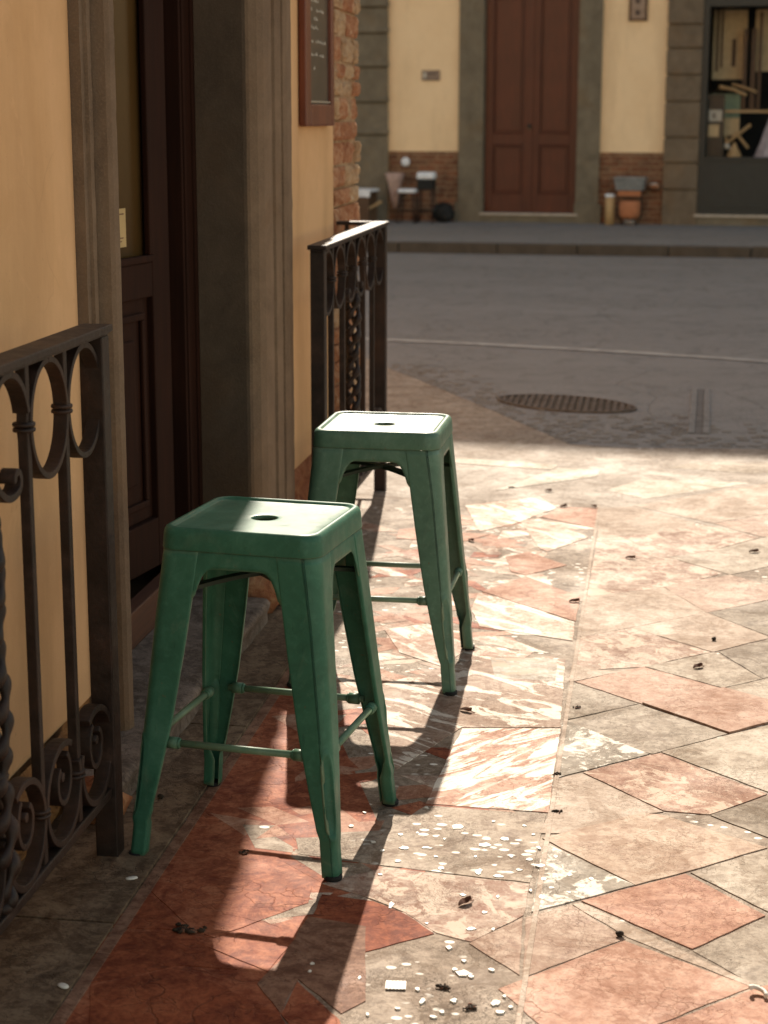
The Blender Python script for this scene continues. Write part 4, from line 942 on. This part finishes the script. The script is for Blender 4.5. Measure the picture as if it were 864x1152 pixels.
m_ = mb('iron'); m_.box(-.09,.09,0,.07,-.012,0); br = m_.build('bracket', o)

# ------------------------------------------------------------------ street drain and metal strip
e_ = empty('drain_grate', (-.42,9.18,-.006), 0, 'rusty iron drain grate set in the road beyond the farther stool', 'drain')
m_ = mb('iron'); P_ = [(-.40,.10),(.0,.36),(.37,.02),(.03,-.24)]
out_ = [(.36*cos(a_)*(1-.06*sin(a_*2)), .01+.25*sin(a_)-.09*cos(a_)) for a_ in [2*pi*k/40 for k in range(40)]]
m_.prism(out_, -.006, -.001); m_.build('grate_plate', e_)
roughrock('rusty', (.15,.12,.10), (.09,.07,.058), (.20,.17,.145), 22)
m_ = mb('rusty')
for k in range(19):
    x_ = -.324+.036*k; hh_ = .235*sqrt(max(0, 1-(x_/.345)**2)); yc = .01-.09*x_/.36
    m_.prism([(x_-.010,yc-hh_),(x_+.010,yc-hh_),(x_+.010,yc+hh_),(x_-.010,yc+hh_)], -.001, .006)
m_.loops([[(x_*s_, y_*s_, z_) for x_, y_ in out_] for s_, z_ in ((1.0,-.004),(1.0,.007),(.95,.007),(.95,-.001))], closed=True, smooth=False)
m_.build('grate_bars', e_)
m_ = mb('sidewalk'); m_.box(-.05,-.018,-.7,.72,-.012,.004); m_.box(.018,.05,-.7,.72,-.012,.004); m_.mat('asphalt_patch'); m_.box(-.018,.018,-.7,.72,-.012,-.001)
o = m_.build('cable_channel', bevel=.003); o.location = (.255,9.1,-.006); o.rotation_euler = (0,0,-.03)
tag(o, 'narrow metal channel cover set in the asphalt right of the drain grate', 'channel cover')
# ------------------------------------------------------------------ litter
names = {'clump': ('debris_clump','debris'), 'leaf': ('dry_leaf','leaf'), 'pebble': ('pebble','pebble'), 'chip': ('stone_chip','stone chip'), 'curl': ('paper_scrap','paper'), 'ribbed': ('ribbed_tile_shard','tile shard')}
LLAB = ['dark debris clump just left of the front foot of the nearer stool','larger dark clump of debris in a paving joint at the bottom left','small dark pebble near the left foot of the nearer stool','flat white stone chip on the dark strip at the lower left edge','small white chip near the foot of the near railing','dark clump of debris between white chips at the bottom centre','dry brown leaf on the grey slab at the right','dark clump of debris on grey slab right of the long joint','dry leaf at the top beyond the paving field','dark debris clump behind the stools near the road edge','dry leaf lying on a pink slab right of centre','dry leaf beside the long joint, level with the far stool footrest','reddish dry leaf just right of the far stool seat leg','curled dry leaf on the rough slab below the white streaked tile','dark pebble on the joint above the big orange tile','white curled paper scrap at the lower right edge','dry leaf by the front foot of the farther stool','dark debris clump at the joint beside the white streaked tile','dark debris clump at the corner of the white streaked tile','dry leaf on the far corner of the orange slab','dry leaf on the far left corner of the orange slab','dry leaf at the far right on a grey slab','small dark pebble on a pale slab at right','white ribbed tile shard among white chips at bottom centre','dark debris clump at the bottom edge right of the ribbed shard']
rn = random.Random(77)
for (x, y, k), lab in zip(LITTER, LLAB):
    if k == 'clump':
        m_ = mb('leaf_dark')
        for q in range(26):
            m_.mat(rn.choice(['leaf_dark','leaf_dark','leaf_dark','leaf_dark','leaf'])); m_.ball((rn.gauss(0,.0085),rn.gauss(0,.006),rn.uniform(.001,.005)), rn.uniform(.002,.006), rn.uniform(.002,.005), rn.uniform(.002,.004), 7, 5, .35)
    elif k == 'leaf':
        m_ = mb('leaf'); n_ = 7; rows = []
        for i in range(n_):
            t_ = i/(n_-1); w_ = .009*sin(pi*(.08+.84*t_)); rows.append([(-.016+.032*t_, w_*q_, .001+.006*abs(q_)*(.5+t_)+.002*abs(sin(t_*5))) for q_ in (-1,-.5,0,.5,1)])
        m_.loops(rows, closed=False, smooth=False); m_.tube([(.016,0,.003),(.024,.002,.001)], .0008, 5)
    elif k == 'pebble': m_ = mb('leaf_dark'); m_.ball((0,0,.005), .0075,.006,.005, 9, 6, .2)
    elif k == 'chip': m_ = mb('white'); m_.ball((0,0,.002), .013,.007,.0025, 10, 5, .12)
    elif k == 'curl':
        m_ = mb('white'); m_.tube([(.018*cos(a_*.5)*(1-a_*.05), .012*sin(a_*.5)*(1-a_*.05), .005+.001*a_) for a_ in range(9)], .004, 7)
    else:
        m_ = mb('white'); m_.box(-.017,.017,-.014,.014,0,.001)
        for q in range(6): m_.box(-.0165+.0058*q,-.0128+.0058*q,-.0138,.0138,.001,.002)
    o = m_.build(names[k][0]); o.location = (x, y, .0016 if x > -.92 else .0078); o.rotation_euler = (0,0,rn.uniform(-1,1) if k not in ('ribbed',) else .1)
    if k == 'ribbed': o.location.z = .002
    if k == 'leaf': sm = o.modifiers.new('s','SOLIDIFY'); sm.thickness = .0008
    if k == 'clump': o.scale = (1.5,1.1,1) if 'larger' in lab else (.62,.62,.6)
    tag(o, lab, names[k][1])
